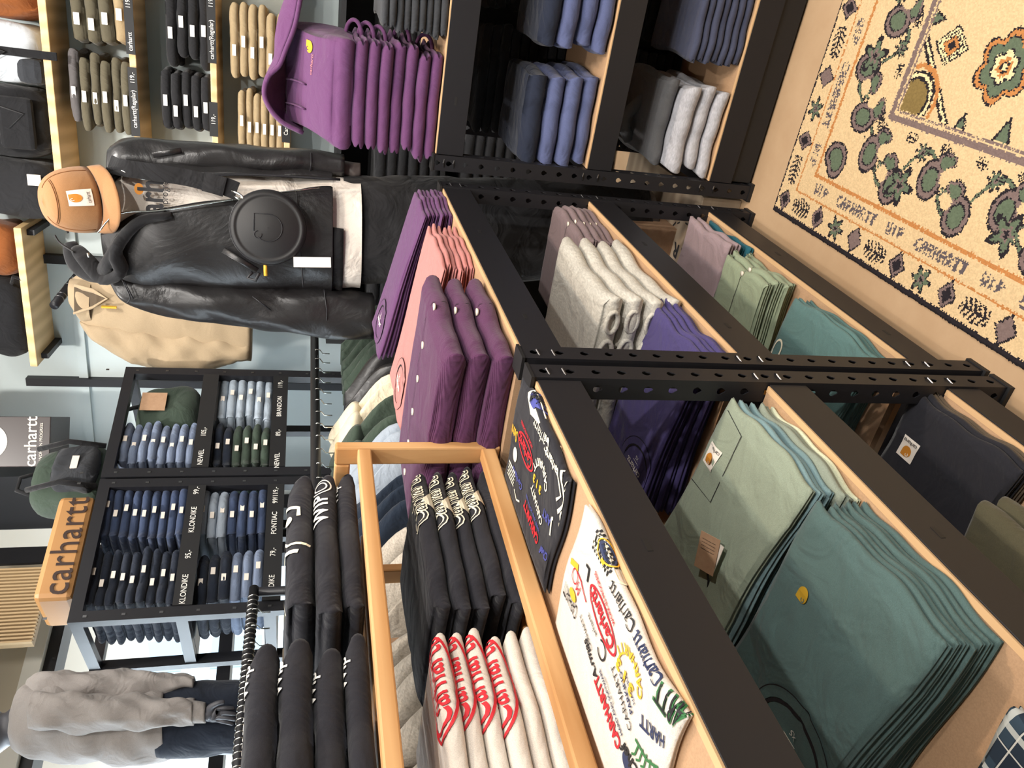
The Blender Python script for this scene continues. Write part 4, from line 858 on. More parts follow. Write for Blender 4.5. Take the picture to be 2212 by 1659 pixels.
# hanging beige jacket
JP = Plane(BW.at(300, 700, .30)[:2], np.array([.35, -.94]))
jk = empty('canvas_jacket', tuple(JP.at(540, 690)), 0, 'beige canvas jacket hanging on the wall rail, behind the leather jacket sleeve', 'jacket')
def child(o, root): 
    mw = Matrix.Translation(-root.location); o.data.transform(mw); o.parent = root; return o
child(loft('jacket_body', JP, [(158, 600, 660, .05, 0), (185, 580, 705, .07, 0), (240, 560, 735, .09, 0), (330, 560, 745, .10, 0), (430, 560, 760, .10, 0), (500, 560, 775, .10, 0), (543, 560, 782, .10, 0)], FB['beige'], None, 34, 36, 2.2, .006, 3), jk)
child(loft('sleeve', JP, [(178, 690, 705, .04, .0), (215, 690, 745, .06, .02), (280, 700, 778, .07, .02), (340, 712, 798, .07, .02), (400, 720, 806, .07, .03), (450, 722, 800, .06, .03), (500, 722, 785, .055, .03), (540, 722, 775, .05, .03)], FB['beige'], None, 34, 30, 2.2, .01, 5), jk)
child(loft('collar', JP, [(155, 600, 662, .06, .02), (175, 600, 690, .07, .03), (200, 606, 694, .06, .04)], FB['beige'], None, 14, 30, 2.2, .003, 5, cap=(False, False)), jk)
p = JP.at(205, 655, .10); o = MB().tube([JP.at(160, 618, .09), JP.at(200, 628, .105), JP.at(232, 645, .11), JP.at(200, 664, .105), JP.at(160, 676, .09)], .012, 8, .5).build('collar_edge', FB['beige'], None, True); child(o, jk)
o = mk('neck_lining', [JP.at(x, y, .098) for x, y in ((160, 620), (200, 630), (230, 645), (200, 662), (160, 674))], [(0, 1, 2, 3, 4)], FB['brown']); child(o, jk)
o = MB().box((-.004, -.006, 0), (.004, .006, .06)).build('zip_pull', MT['gold']); o.data.transform(Matrix.Translation(Vector(JP.at(252, 664, .115)))); child(o, jk)
# black cube sign with the wave C
def boxsign(name, label, x0, x1, y0, y1, D, dep, m, tilt, z=None):
    pass
SG = Plane(BW.at(60, 960, .45)[:2], np.array([.55, -.83]))
a = SG.at(108, 900); b_ = SG.at(108, 1008); wS = np.linalg.norm(a[:2]-b_[:2])
cs_ = empty('box_sign', tuple((a+b_)/2), SG.rot(), 'dark brown box sign with big white curled C and white lettering', 'sign')
MB().box((-.30, -wS/2, 0), (0, wS/2, .42)).build('sign_box', plain('sign_brown', (58, 48, 46), .4), cs_, bevel=.003)
def onface(v, x=.0025): return np.stack([v[:, 0]*0+x, v[:, 0], v[:, 1]], 1)
decal(cs_, 'sign_emblem', clogo(wS*.72), MT['label'], onface, 0, .25); decal(cs_, 'emblem_hook', xf(ring2(wS*.13, wS*.13, wS*.05, 20), -wS*.13, wS*.16), plain('sign_brown2', (58, 48, 46), .4), lambda v: onface(v, .004), 0, .25)
decal(cs_, 'sign_lettering', text2('carhartt', .07, 0, .01), MT['label'], onface, 0, .075); decal(cs_, 'sign_small_lettering', text2('WORK IN PROGRESS', .018), MT['label'], onface, 0, .035)
# dark column behind the sign
struct(MB().add(*wallbox(wcoord(60, 1110)[0], wcoord(60, 1000)[0], 2.0, 3.4, .01, .14)).build('trim_2', plain('dark_trim', (46, 48, 52), .6)))
# ------------------------------------------------------------------ jeans rack
RP = Plane(facing(400, 1020, 3.3).p, RN)           # plane of the rack front, facing +x
def rc(x, y, off=0): p = RP.at(x, y, off); return float((p[:2]-RP.p)@RD), float(p[2])
tops = [rc(265, 797)[1], rc(217, 1020)[1], rc(157, 1335)[1]]; RT = sum(tops)/3
sR, sM, sL = rc(300, 800)[0], rc(400, 1030)[0], rc(300, 1325)[0]
rk = empty('jeans_rack', (RP.p[0], RP.p[1], 0), RP.rot(), 'tall black steel rack with jeans in two bays by the window', 'rack')
# local: +x to viewer, +y = along RD (right side)
RDp = .42
zA = (rc(418, 910)[1]+rc(400, 1180)[1])/2; zB = (rc(585, 900)[1]+rc(575, 1150)[1])/2
zb0 = .25
sgn = 1 if np.dot(RP.t, RD) > 0 else -1
def Y_(s): return sgn*s
for s_ in (sR, sM+.025, sM-.025, sL):
    for x in (-.02, -RDp): MB().box((x-.02, Y_(s_)-.02, 0), (x+.02, Y_(s_)+.02, RT)).build('upright', MT['steel'], rk)
    for z in (RT-.02, zA-.03, zB-.03, .6): MB().box((-RDp+.02, Y_(s_)-.015, z-.02), (-.04, Y_(s_)+.015, z+.02)).build('side_rail', MT['steel'], rk)
    for k in range(14): MB().box((0, Y_(s_)-.004, .7+k*.12), (.002, Y_(s_)+.004, .712+k*.12)).build('rivet', MT['pin'], rk)
for (a_, b2) in ((sM+.045, sR-.02), (sL+.02, sM-.045)):
    lo, hi = sorted((Y_(a_), Y_(b2)))
    for z in (RT-.02,): 
        for x in (-.02, -RDp): MB().box((x-.02, lo, z-.02), (x+.02, hi, z+.02)).build('top_beam', MT['steel'], rk)
    for z in (zA, zB, .62):
        MB().box((-RDp-.02, lo, z-.05), (-.002, hi, z-.003)).build('shelf_board', MT['steel'], rk)
        MB().box((-.001, lo, z-.065), (.006, hi, z+.0)).build('price_rail', MT['black'], rk)
def rw(s_, z, off=0): p = RP.p+RD*s_+RP.n*off; return Vector((p[0], p[1], z))
def railtext(t, x, y, z, under, sz=.028):
    s_, _ = rc(x, y); e = empty('price_label', rw(s_, z-.032, .007), RP.rot(), 'white hand-lettered %s on the rack rail under the %s' % ('price' if '-' in t else 'style name', under), 'sign')
    decal(e, 'lettering', text2(t, sz, 0, .008, .85), MT['white'], lambda v: np.stack([v[:, 0]*0+.001, v[:, 0], v[:, 1]], 1))
for t, x, y, u in (('price 105,-', 418, 935, 'light blue jeans'), ('name NEWEL', 415, 990, 'light blue jeans'), ('price 99,-', 405, 1062, 'mid blue jeans'), ('name KLONDIKE', 397, 1125, 'mid blue jeans'), ('price 95,-', 392, 1200, 'dark blue jeans'), ('name KLONDIKE', 385, 1275, 'dark blue jeans')): railtext(t.split()[1], x, y, zA, u)
for t, x, y, u in (('119,-', 590, 832, 'pale washed jeans'), ('BRANDON', 588, 880, 'pale washed jeans'), ('89,-', 586, 937, 'dark green trousers'), ('NEWEL', 583, 997, 'dark green trousers'), ('99/119,-', 580, 1072, 'indigo jeans'), ('PONTIAC', 578, 1132, 'indigo jeans'), ('79,-', 575, 1195, 'black and grey blue jeans'), ('DIKE', 572, 1258, 'black and grey blue jeans')): railtext(t, x, y, zB, u)
def jpile(desc, place, group, z, ya, yb, xm, n, top, mats, seed):
    sA, _ = rc(xm, ya, -.05); sB, _ = rc(xm, yb, -.05); Wd = abs(sA-sB)
    q = stack('jeans', 'jeans', desc, place, group, tuple(rw((sA+sB)/2, z+.001, -.03)), RP.rot(), Wd*.97, .30, [top/n]*n, mats, seed, 1, jit=.012, wav=.006, gap=.015, droop=.4)
    for e, Fo in q: o = MB().box((-.0005, -.014, Fo.H*.3), (.003, .014, Fo.H*.7)).build('size_sticker', MT['label'], e); o.location = (.004, .02*math.sin(e.location.z*77), 0)
jpile('light blue folded jeans', 'upper shelf, right bay', 'light jeans in the right bay', zA, 915, 1010, 400, 8, .29, 'denim1', 81)
jpile('mid blue folded jeans', 'upper shelf beside the double upright', 'mid blue jeans beside the double upright', zA, 1050, 1172, 400, 9, .30, 'denim2', 82)
jpile('dark blue folded jeans', 'upper shelf, left end', 'dark jeans at the left end', zA, 1185, 1310, 390, 9, .30, 'denim4', 83)
jpile('pale washed folded jeans', 'lower shelf, right end', 'pale jeans at the right end', zB, 812, 915, 590, 7, .27, 'denim3', 84)
jpile(['black folded jeans']*3+['dark green folded trousers']*4, 'lower shelf, right bay', 'dark trousers in the right bay', zB, 925, 1015, 590, 7, .27, ['dkgreen']*4+['denim4']*3, 85)
jpile(['grey washed folded jeans']*3+['indigo folded jeans']*4, 'lower shelf, left bay', 'grey and indigo jeans', zB, 1055, 1165, 580, 7, .26, ['denim2']*4+['hblue']*3, 86)
jpile(['black folded jeans']*3+['grey blue folded jeans']*3, 'lower shelf, left end', 'black and grey blue jeans', zB, 1185, 1300, 575, 6, .24, ['denim1']*3+['denim4']*3, 87)
def softbag(root, w, dep, H_, mat, name='bag_body', ex=3., taper=.12, off=(0, 0, 0)):
    V = []; n = 16; sg = 32
    for i in range(n+1):
        t = i/n; k = (1-abs(2*t-1)**4)**.4*.8+.2; k *= 1-taper*t
        for a in range(sg):
            an = 2*PI*a/sg; c, s_ = math.cos(an), math.sin(an); V.append((off[0]+np.sign(c)*abs(c)**(2/ex)*dep/2*k+.005*math.sin(5*an+t*8), off[1]+np.sign(s_)*abs(s_)**(2/ex)*w/2*k+.005*math.sin(4*an-t*9), off[2]+H_*t))
    f = [(i*sg+k, i*sg+(k+1) % sg, (i+1)*sg+(k+1) % sg, (i+1)*sg+k) for i in range(n) for k in range(sg)]+[tuple(range(sg))[::-1], tuple(n*sg+k for k in range(sg))]
    return mk(name, V, f, mat, root)
bg = empty('tote_bag', rw((rc(400, 815)[0]+rc(400, 905)[0])/2, zA+.002, -.15), RP.rot(), 'dark olive bag with kraft tag on the top right of the jeans rack', 'bag')
softbag(bg, .30, .24, .27, FB['dkgreen']); MB().box((.121, -.05, .14), (.124, .05, .24)).build('paper_tag', MT['card'], bg); MB().tube([(0, -.08, .26), (0, -.05, .34), (0, .05, .34), (0, .08, .26)], .01, 8).build('handle', FB['darktrim'], bg, True)
# backpack and brand box on top of the rack
sb = (rc(220, 935)[0]+rc(200, 1040)[0])/2
bp = empty('backpack', rw(sb, RT+.002, -.18), RP.rot(), 'dark olive backpack standing on top of the jeans rack', 'backpack')
softbag(bp, .33, .22, .29, FB['dkgreen'], taper=.2); softbag(bp, .23, .09, .17, FB['graphite'], 'front_pocket', off=(.10, 0, .03)); MB().box((.143, -.03, .10), (.148, .03, .125)).build('label', MT['label'], bp)
MB().tube([(.0, -.06, .27), (.0, -.03, .34), (.0, .03, .34), (.0, .06, .27)], .009, 8).build('handle', FB['darktrim'], bp, True)
for y in (-.1, .1): MB().tube([(.10, y, .27), (.15, y, .15), (.12, y, .02)], .011, 8).build('strap', FB['darktrim'], bp, True)
a_ = RP.at(190, 1070, .0); b2 = RP.at(165, 1290, .0); wB = np.linalg.norm(a_[:2]-b2[:2])
c_ = (a_+b2)/2; hb = RP.at(100, 1180)[2]-RP.at(183, 1180)[2]
bb = empty('box_sign', (c_[0], c_[1], RT+.002), RP.rot(), 'caramel brown box sign with rounded dark lettering on top of the jeans rack', 'sign')
o = MB().box((-.22, -wB/2, 0), (.0, wB/2, hb)).build('sign_box', plain('caramel', (172, 126, 76), .5), bb, bevel=.02)
decal(bb, 'sign_lettering', text2('carhartt', .125, 0, .004, .95, 1.05), plain('dark_brown', (52, 34, 28), .6), lambda v: np.stack([v[:, 0]*0+.003, v[:, 0]+0, v[:, 1]], 1), 0, hb*.45)
# vent grille and duct up by the window
GP = Plane(facing(60, 1300, 3.75).p, RN)
gv = empty('ceiling_grille', tuple(GP.at(90, 1300)), GP.rot(), 'tan ribbed ventilation grille high above the window', 'grille')
ga = GP.at(95, 1222); gb = GP.at(95, 1385); gw = np.linalg.norm(ga[:2]-gb[:2])
MB().box((-.05, -gw/2, 0), (-.02, gw/2, .45)).build('back_plate', plain('tan_metal', (150, 126, 92), .6), gv)
o = MB()
for k in range(22): o.box((-.02, -gw/2+k*gw/22, 0), (0, -gw/2+k*gw/22+gw/44, .45))
o = o.build('slat', plain('tan_metal2', (176, 150, 112), .6), gv)
# ------------------------------------------------------------------ rails of hanging clothes
def hook_on(e, z, mat='chrome'):
    MB().tube([(0.0, 0, -.04), (0, 0, -.012), (.017, 0, .0), (.019, 0, .016), (.0, 0, .027), (-.016, 0, .018)], .0022, 6).build('hanger_hook', MT[mat], e, True)
def hanging(name, cat, label, group, loc, rz, mat, th=.045, hood=True, sw=.235, ln=.55, seed=0, drop=.06):
    """hangs from loc; local x = shoulder direction, y = thickness"""
    e = empty(name, loc, rz, label, cat, group); rr = random.Random(seed); n = 16; sg = 22; V = []
    prof = [(-.055, .05, .55), (-.075, .075, .8), (-.10, .12, 1), (-.135, .18, 1), (-.17, .22, 1.05), (-.21, sw, 1.1), (-.28, sw+.012, 1.1), (-.38, sw+.008, 1.0), (-.5, sw-.005, 1), (-ln, sw-.01, .95)]
    P_ = interp(prof, n+1)
    for (z, w, t) in P_:
        for k in range(sg):
            a = 2*PI*k/sg; c, s_ = math.cos(a), math.sin(a); V.append((np.sign(c)*abs(c)**.8*w, s_*th*t*(1-.2*abs(c))+.006*math.sin(9*z*3+a*3+seed), z-drop+.03))
    f = [(i*sg+k, (i+1)*sg+k, (i+1)*sg+(k+1) % sg, i*sg+(k+1) % sg) for i in range(n) for k in range(sg)]+[tuple(range(sg)), tuple(n*sg+k for k in range(sg))[::-1]]
    b_ = mk('garment_body', V, f, mat, e)
    if hood:
        V = []; m = 12
        for i in range(m+1):
            t = i/m
            for k in range(sg): a = 2*PI*k/sg; V.append((math.cos(a)*(.075+.045*math.sin(PI*t))*(1-.5*t**3), math.sin(a)*(.035+.03*math.sin(PI*t))-.02*t, -.10-drop+.03+.085*t-.02*math.cos(a)))
        f = [(i*sg+k, i*sg+(k+1) % sg, (i+1)*sg+(k+1) % sg, (i+1)*sg+k) for i in range(m) for k in range(sg)]+[tuple(m*sg+k for k in range(sg))]
        mk('hood', V, f, mat, e)
    hook_on(e, 0); return e
RX = -.98; RZ_ = 1.40
rl = empty('clothes_rail', (RX, -.45, 0), 0, 'black tubular clothes rail behind the shelving, hung with hooded tops', 'rail')
MB().cyl((0, -1.3, RZ_), (0, 1.35, RZ_), .017, 18).build('rail_tube', MT['steel'], rl, True)
for y in (-1.25, 1.3): MB().cyl((0, y, 0), (0, y, RZ_-.017), .017, 14).build('upright', MT['steel'], rl, True); MB().box((-.25, y-.02, 0), (.25, y+.02, .02)).build('foot', MT['steel'], rl)
y = .62; i = 0
order = [('dkgreen', 5, 'dark green overshirt', False), ('darktrim', 2, 'black studded leather jacket', False), ('creamh', 2, 'cream hooded top', True), ('dkgreen', 2, 'bottle green hooded top', True), ('hblue', 3, 'pale blue grey hooded top', True), ('hnavy', 3, 'deep navy hooded top', True), ('hgrey', 9, 'oatmeal grey hooded top', True), ('hrose', 2, 'dusty rose hooded top', True)]
for mat, n, desc, hd in order:
    for k in range(n):
        nm = 'hoodie' if hd else 'jacket'
        hanging(nm, nm, '%s, %s from far end, hanging on the rail behind the shelving' % (desc, ['first', 'second', 'third', 'fourth', 'fifth', 'sixth', 'seventh', 'eighth', 'ninth'][k]), 'tops hanging behind the shelving', (RX, y, RZ_-.0185-.002), .12*math.sin(i*1.7), FB[mat] if mat != 'darktrim' else MT['leather'], .034, hd, seed=i)
        y -= .078; i += 1
rg = empty('hang_tag', (RX+.12, y+.55, 1.21), .3, 'kraft swing tag among the oatmeal grey hoodies, beside the pine rail', 'tag'); MB().box((-.002, -.03, -.05), (.002, .03, .05)).build('card', MT['card'], rg, bevel=.001)
# second rail by the rack, with spiral hanger hooks and rings
p1 = facing(545, 1315, 2.85).at(545, 1315); p2 = facing(505, 1659, 2.45).at(505, 1659); p2[2] = p1[2]
dd = Vector(p2-p1); r2 = empty('clothes_rail', tuple(p1), math.atan2(dd.y, dd.x), 'black clothes rail crowded with silver hanger hooks beside the jeans rack', 'rail')
Ld = math.hypot(dd.x, dd.y)
MB().cyl((-.1, 0, 0), (Ld+.3, 0, 0), .017, 16).build('rail_tube', MT['steel'], r2, True)
MB().cyl((-.08, 0, -p1[2]), (-.08, 0, -.017), .017, 14).build('upright', MT['steel'], r2, True)
for k in range(44): MB().tube([(-.05+k*.022, 0, 0), (-.0482+k*.022, 0, 0)], .0195, 14).build('hook_ring', MT['chrome'], r2, True)
for k in range(12):
    q = Vector(p1)+dd.normalized()*(.02+k*.075); hanging('trousers', 'trousers', 'dark denim garment hanging on the hook rail, %s from the rack end' % ['first', 'second', 'third', 'fourth', 'fifth', 'sixth', 'seventh', 'eighth', 'ninth', 'tenth', 'eleventh', 'twelfth'][k], 'dark garments on the hook rail', (q.x, q.y, q.z-.021), math.atan2(dd.y, dd.x)+PI/2, FB[['denim4', 'camo', 'blackp', 'brown', 'graphite'][k % 5]], .03, False, .19, .5, seed=k)
# ------------------------------------------------------------------ mannequins
MP = facing(450, 470, 2.72)
def body_part(name, rows, mat, root, **kw):
    o = loft(name, MP, rows, mat, None, **kw); return child(o, root)
mq = empty('mannequin', (float(MP.p[0]), float(MP.p[1]), .42), 0, 'mannequin in black leather jacket over a white printed tee, tan cap on head', 'mannequin')
skin = plain('mannequin_skin', (104, 96, 92), .5)
body_part('body', [(128, 400, 462, .06, .05), (150, 385, 480, .085, .05), (190, 385, 482, .09, .04), (225, 400, 478, .075, .02), (250, 412, 500, .06, 0), (285, 370, 575, .085, 0), (340, 345, 600, .10, 0), (450, 378, 590, .10, 0), (600, 388, 595, .095, 0), (760, 385, 605, .105, 0), (900, 390, 600, .10, 0), (1150, 400, 590, .10, 0), (1400, 410, 580, .10, 0)], skin, mq, n=60, wr=.0, ex=2.1)
body_part('trousers', [(740, 378, 612, .115, 0), (850, 380, 612, .118, 0), (1000, 382, 610, .115, 0), (1385, 395, 600, .11, 0)], FB['blackp'], mq, n=30, wr=.004)
body_part('tshirt', [(243, 405, 505, .075, .0), (262, 378, 560, .10, .0), (300, 352, 605, .115, 0), (380, 352, 605, .122, 0), (500, 370, 605, .12, 0), (640, 380, 612, .12, 0), (776, 383, 622, .13, 0)], FB['whitetee'], mq, n=50, wr=.006, seed=2, cap=(True, False))
body_part('hoodie_layer', [(470, 372, 612, .128, 0), (600, 382, 616, .128, 0), (738, 395, 627, .135, 0)], FB['darktrim'], mq, n=30, wr=.004, opening=[(384, 500), (384, 480), (384, 492)], thick=.004, seg=60)
# leather jacket shell, open at the front
body_part('leather_jacket', [(232, 372, 560, .085, 0), (262, 345, 612, .115, 0), (310, 330, 628, .135, 0), (380, 334, 628, .142, 0), (480, 345, 626, .142, 0), (600, 352, 627, .142, 0), (700, 356, 630, .145, 0), (716, 356, 631, .145, 0)], MT['leather'], mq, n=60, seg=90, wr=.006, wfreq=.5, seed=7, opening=[(398, 505), (380, 490), (377, 462), (378, 448), (382, 432), (385, 420), (386, 404), (386, 404)], thick=.006)
body_part('left_sleeve', [(246, 560, 618, .06, 0), (275, 580, 655, .08, 0), (340, 600, 676, .088, .0), (430, 606, 692, .088, .01), (540, 612, 708, .085, .01), (640, 618, 720, .082, .015), (730, 624, 731, .078, .02), (806, 632, 732, .072, .02)], MT['leather'], mq, n=56, wr=.006, wfreq=.6, seed=9)
body_part('right_sleeve', [(238, 315, 400, .05, 0), (270, 300, 395, .08, 0), (340, 302, 388, .088, 0), (450, 308, 384, .086, .01), (560, 316, 382, .084, .01), (660, 324, 380, .08, .015), (742, 334, 382, .075, .02)], MT['leather'], mq, n=56, wr=.005, wfreq=.6, seed=12)
for nm, rows in (('right_hand', [(738, 346, 380, .03, .02), (760, 350, 384, .03, .03), (778, 352, 382, .025, .03)]),): body_part(nm, rows, skin, mq, n=12, wr=0)
def mtube(name, pts, r, mat, flat=1.0, root=mq, pl=MP, n=10): o = MB().tube([pl.at(*p) for p in (interp(pts, 22) if len(pts) > 2 else pts)], ([r*(.55+.45*math.sin(PI*k/21)**.5) for k in range(22)] if r > .015 else r), n, flat).build(name, mat, None, True); return child(o, root)
def seam(pts): return mtube('seam', pts, .002, MT['steel'])
for pts in ([(545, 640, .10), (585, 670, .10)], [(262, 600, .11), (280, 640, .105), (275, 655, .09)], [(268, 608, .115), (288, 645, .11)], [(700, 625, .085), (706, 680, .10), (700, 725, .06)], [(672, 330, .08), (672, 355, .10), (668, 380, .07)], [(640, 410, .15), (648, 520, .15), (655, 620, .12)]): seam(pts)
mtube('pocket_welt', [(482, 540, .152), (556, 585, .147)], .010, MT['leather'], .4)
mtube('chest_welt', [(330, 335, .10), (392, 325, .11)], .009, MT['leather'], .4)
# hood of the layer under the jacket and the zips
mtube('hood_fold', [(165, 535, .02), (185, 560, .06), (225, 600, .09), (262, 585, .125), (250, 540, .15), (300, 480, .155), (370, 465, .155)], .030, FB['darktrim'], .6)
mtube('hood_fold', [(150, 525, .0), (170, 570, .02), (215, 590, .05), (240, 560, .12), (262, 510, .15)], .034, FB['darktrim'], .7)
mtube('hood_fold', [(225, 372, .08), (262, 366, .13), (330, 372, .15), (362, 378, .15)], .022, FB['darktrim'], .5)
mtube('lapel_zip', [(212, 502, .165), (240, 470, .172), (275, 458, .172), (335, 456, .168), (420, 444, .163), (545, 424, .158), (690, 405, .155)], .0025, MT['chrome'])
mtube('lapel_zip', [(262, 368, .155), (300, 385, .16), (350, 389, .16)], .0025, MT['chrome'])
mtube('lapel_edge', [(350, 386, .15), (450, 378, .152), (560, 378, .15), (735, 388, .152)], .004, MT['steel'])
mtube('drawcord', [(118, 508, .05), (130, 525, .05), (160, 545, .06)], .003, MT['black']); mtube('drawcord_tip', [(190, 546, .115), (192, 556, .115)], .004, MT['chrome'])
# tee print
def onMP(off, x0, y0, k=MP):
    c = k.at(x0, y0, off); R_ = np.cross(np.array([0, 0, 1.]), np.array([k.n[0], k.n[1], 0]))
    return lambda v: np.array([c+R_*a+np.array([0, 0, 1.])*b-np.array([k.n[0], k.n[1], 0])*(abs(a)**2*1.2) for a, b in v])
def mprint(nm, shape, mat, off, x, y, root=mq): 
    f = onMP(off, x, y); o = mk(nm, f(shape[0]), shape[1], mat, None, False); return child(o, root)
mprint('chest_lettering', text2('arh', .10, 0, .02, .78), MT['blackp'], .156, 328, 425)
mprint('chest_small_lettering', text2('k in progress', .030, 0, .0, .85), MT['blackp'], .155, 356, 425)
mprint('chest_mark', disc2(.017, .013), MT['orange'], .152, 300, 408)
# round bag worn across
ctr = MP.at(580, 492, .19); rb = empty('round_bag', tuple(ctr), math.atan2(MP.n[1], MP.n[0]), 'round black crossbody bag with embossed C hanging over the leather jacket', 'bag')
V = []; n = 40; pr = [(-.035, .0), (-.035, .098), (-.026, .110), (0, .114), (.012, .113), (.020, .106), (.022, .098), (.019, .096), (.023, .090), (.026, 0)]
sg = 48
for (x, r_) in pr:
    for k in range(sg): a = 2*PI*k/sg; V.append((x, math.cos(a)*max(r_, .001), math.sin(a)*max(r_, .001)))
f = [(i*sg+k, (i+1)*sg+k, (i+1)*sg+(k+1) % sg, i*sg+(k+1) % sg) for i in range(len(pr)-1) for k in range(sg)]
mk('bag_body', V, f, MT['black'], rb)
MB().tube([(.004, math.cos(a)*.1145, math.sin(a)*.1145) for a in np.linspace(0, 2*PI, 48)[:-1]], .0025, 6, closed=True).build('zip', MT['steel'], rb, True)
em = [(math.cos(a)*.042, math.sin(a)*.042) for a in np.linspace(PI*.75, PI*2, 20)]+[(.042, .042), (-.012, .042)]
MB().tube([(.0265, p[0], p[1]) for p in em], .0013, 6).build('embossed_emblem', MT['steel'], rb, True)
MB().tube([(.0265, -.022+math.cos(a)*.011, .030+math.sin(a)*.011) for a in np.linspace(0, 5, 14)], .0012, 6).build('embossed_hook', MT['steel'], rb, True)
L0 = Vector(ctr)
def btube(nm, pts, r, mat, fl=1.0): o = MB().tube([MP.at(*p) for p in pts], r, 10, fl).build(nm, mat, None, True); o.data.transform(Matrix.Rotation(-rb.rotation_euler[2], 4, 'Z')@Matrix.Translation(-L0)); o.parent = rb; return o
def ribbon(nm, pts, w, mat, th=.003):
    P_ = [Vector(MP.at(*p)) for p in interp(pts, 24)]; V = []; nn = Vector((MP.n[0], MP.n[1], 0))
    for i, p in enumerate(P_):
        t = (P_[min(i+1, 23)]-P_[max(i-1, 0)]).normalized(); sd = t.cross(nn).normalized()*w/2
        V += [p+sd+nn*th, p-sd+nn*th, p-sd, p+sd]
    f = [(i*4+k, i*4+(k+1) % 4, i*4+4+(k+1) % 4, i*4+4+k) for i in range(23) for k in range(4)]
    o = mk(nm, V, f, mat, None, False); o.data.transform(Matrix.Rotation(-rb.rotation_euler[2], 4, 'Z')@Matrix.Translation(-L0)); o.parent = rb; return o
ribbon('strap', [(236, 352, .10), (262, 362, .150), (330, 372, .172), (410, 385, .180), (480, 405, .182)], .05, FB['darktrim'])
ribbon('strap_slider', [(440, 392, .184), (460, 397, .19), (486, 405, .19)], .058, FB['darktrim'], .010)
ribbon('strap_end', [(484, 402, .186), (500, 408, .186), (512, 413, .186)], .055, FB['darktrim'], .006)
btube('snap_hook', [(500, 412, .19), (515, 418, .192), (525, 425, .195), (518, 432, .195), (506, 424, .19)], .004, MT['chrome'])
btube('d_ring', [(520, 425, .195), (532, 432, .195), (535, 440, .19)], .004, MT['chrome'])
btube('zip_pull', [(573, 566, .19), (574, 596, .19)], .006, MT['gold']); btube('side_loop', [(560, 590, .18), (552, 606, .17), (535, 600, .165), (545, 588, .17)], .005, MT['steel'])
o = MB().box((-.0015, -.016, -.115), (.0015, .016, .0)).build('swing_tag', MT['white'], rb); o.location = Matrix.Rotation(-rb.rotation_euler[2], 4, 'Z')@(Vector(MP.at(634, 566, .20))-L0); o.rotation_euler = (0.05, 0, .1)
o.location[2] -= .0
# tan five-panel cap
hc = MP.at(180, 432, .07); cp = empty('cap', tuple(hc), math.atan2(MP.n[1], MP.n[0]), 'tan brown five-panel cap with square woven logo label', 'cap')
TL = Matrix.Rotation(math.radians(32), 4, 'Y')@Matrix.Rotation(math.radians(8), 4, 'X')
V = []; n = 18; sg = 40
for i in range(n+1):
    t = i/n*PI/2
    for k in range(sg):
        a = 2*PI*k/sg; c, s_ = math.cos(a), math.sin(a); fr = max(0, c)**2
        ex = math.sin(t)**(.62-.12*fr) if t > 0 else 0
        V.append(TL@Vector((c*.118*ex, s_*.100*ex, -.015+.128*math.cos(t)**.9+.006*fr*math.sin(t))))
f = [(i*sg+k, (i+1)*sg+k, (i+1)*sg+(k+1) % sg, i*sg+(k+1) % sg) for i in range(n) for k in range(sg)]
mk('crown', V, f, FB['tan'], cp).modifiers.new('s', 'SOLIDIFY').thickness = .003
V = []; m = 26; r_ = 8
for j in range(r_+1):
    u = j/r_
    for i in range(m+1):
        a = -1.25+2.5*i/m; c, s_ = math.cos(a), math.sin(a); ext = .085*u*(max(0, math.cos(a*1.18)))**.45
        V.append(TL@Vector((c*.119+ext, s_*(.101+.004*u), -.016-.016*u*u-.010*(s_**2)*u)))
f = [(j*(m+1)+i, j*(m+1)+i+1, (j+1)*(m+1)+i+1, (j+1)*(m+1)+i) for j in range(r_) for i in range(m)]
mk('brim', V, f, FB['tan'], cp).modifiers.new('s', 'SOLIDIFY').thickness = .004
def capline(nm, pts, r=.0012, mat=None): MB().tube([TL@Vector(p) for p in pts], r, 6).build(nm, mat or plain('tan_stitch', (120, 78, 40), .8), cp, True)
def crown(a, t, k=1.008): c, s_ = math.cos(a), math.sin(a); fr = max(0, c)**2; ex = math.sin(t)**(.62-.12*fr); return (c*.118*ex*k, s_*.100*ex*k, -.015+.128*math.cos(t)**.9*k+.006*fr*math.sin(t))
ST = plain('tan_stitch', (130, 84, 44), .8)
capline('panel_seam', [crown(a, .55+.0*abs(a)) for a in np.linspace(-1.1, 1.1, 16)], mat=ST); capline('panel_seam', [crown(a, .60) for a in np.linspace(-1.1, 1.1, 16)], mat=ST)
for sg_ in (-1, 1): capline('panel_seam', [crown(sg_*(1.15+.2*(1-t)), t) for t in np.linspace(.25, 1.5, 12)], mat=ST)
capline('eyelet', [tuple(np.array(crown(-1.7, 1.0))+np.array([0, -.001, 0])), tuple(np.array(crown(-1.7, 1.05))+np.array([0, -.002, 0]))], .004, MT['black'])
def capmap(lift, cy=-.0):
    def f(v): return np.array([TL@Vector((np.array(crown((a+cy)/.105, 1.12-b/.085, 1.0))*np.array([1, 1, 1])+np.array([lift, 0, lift*.4]))) for a, b in v])
    return f
decal(cp, 'label', rect2(.052, .048), MT['label'], capmap(.0035), .012, -.004, 0, .012)
decal(cp, 'label_emblem', clogo(.027), MT['orange'], capmap(.0050), .012, .004, 0, .01); decal(cp, 'emblem_hook', clogo_hook(.027), MT['label'], capmap(.0058), .012, .004); decal(cp, 'label_text', text2('carhartt', .0105), MT['blackp'], capmap(.0050), .012, -.021)
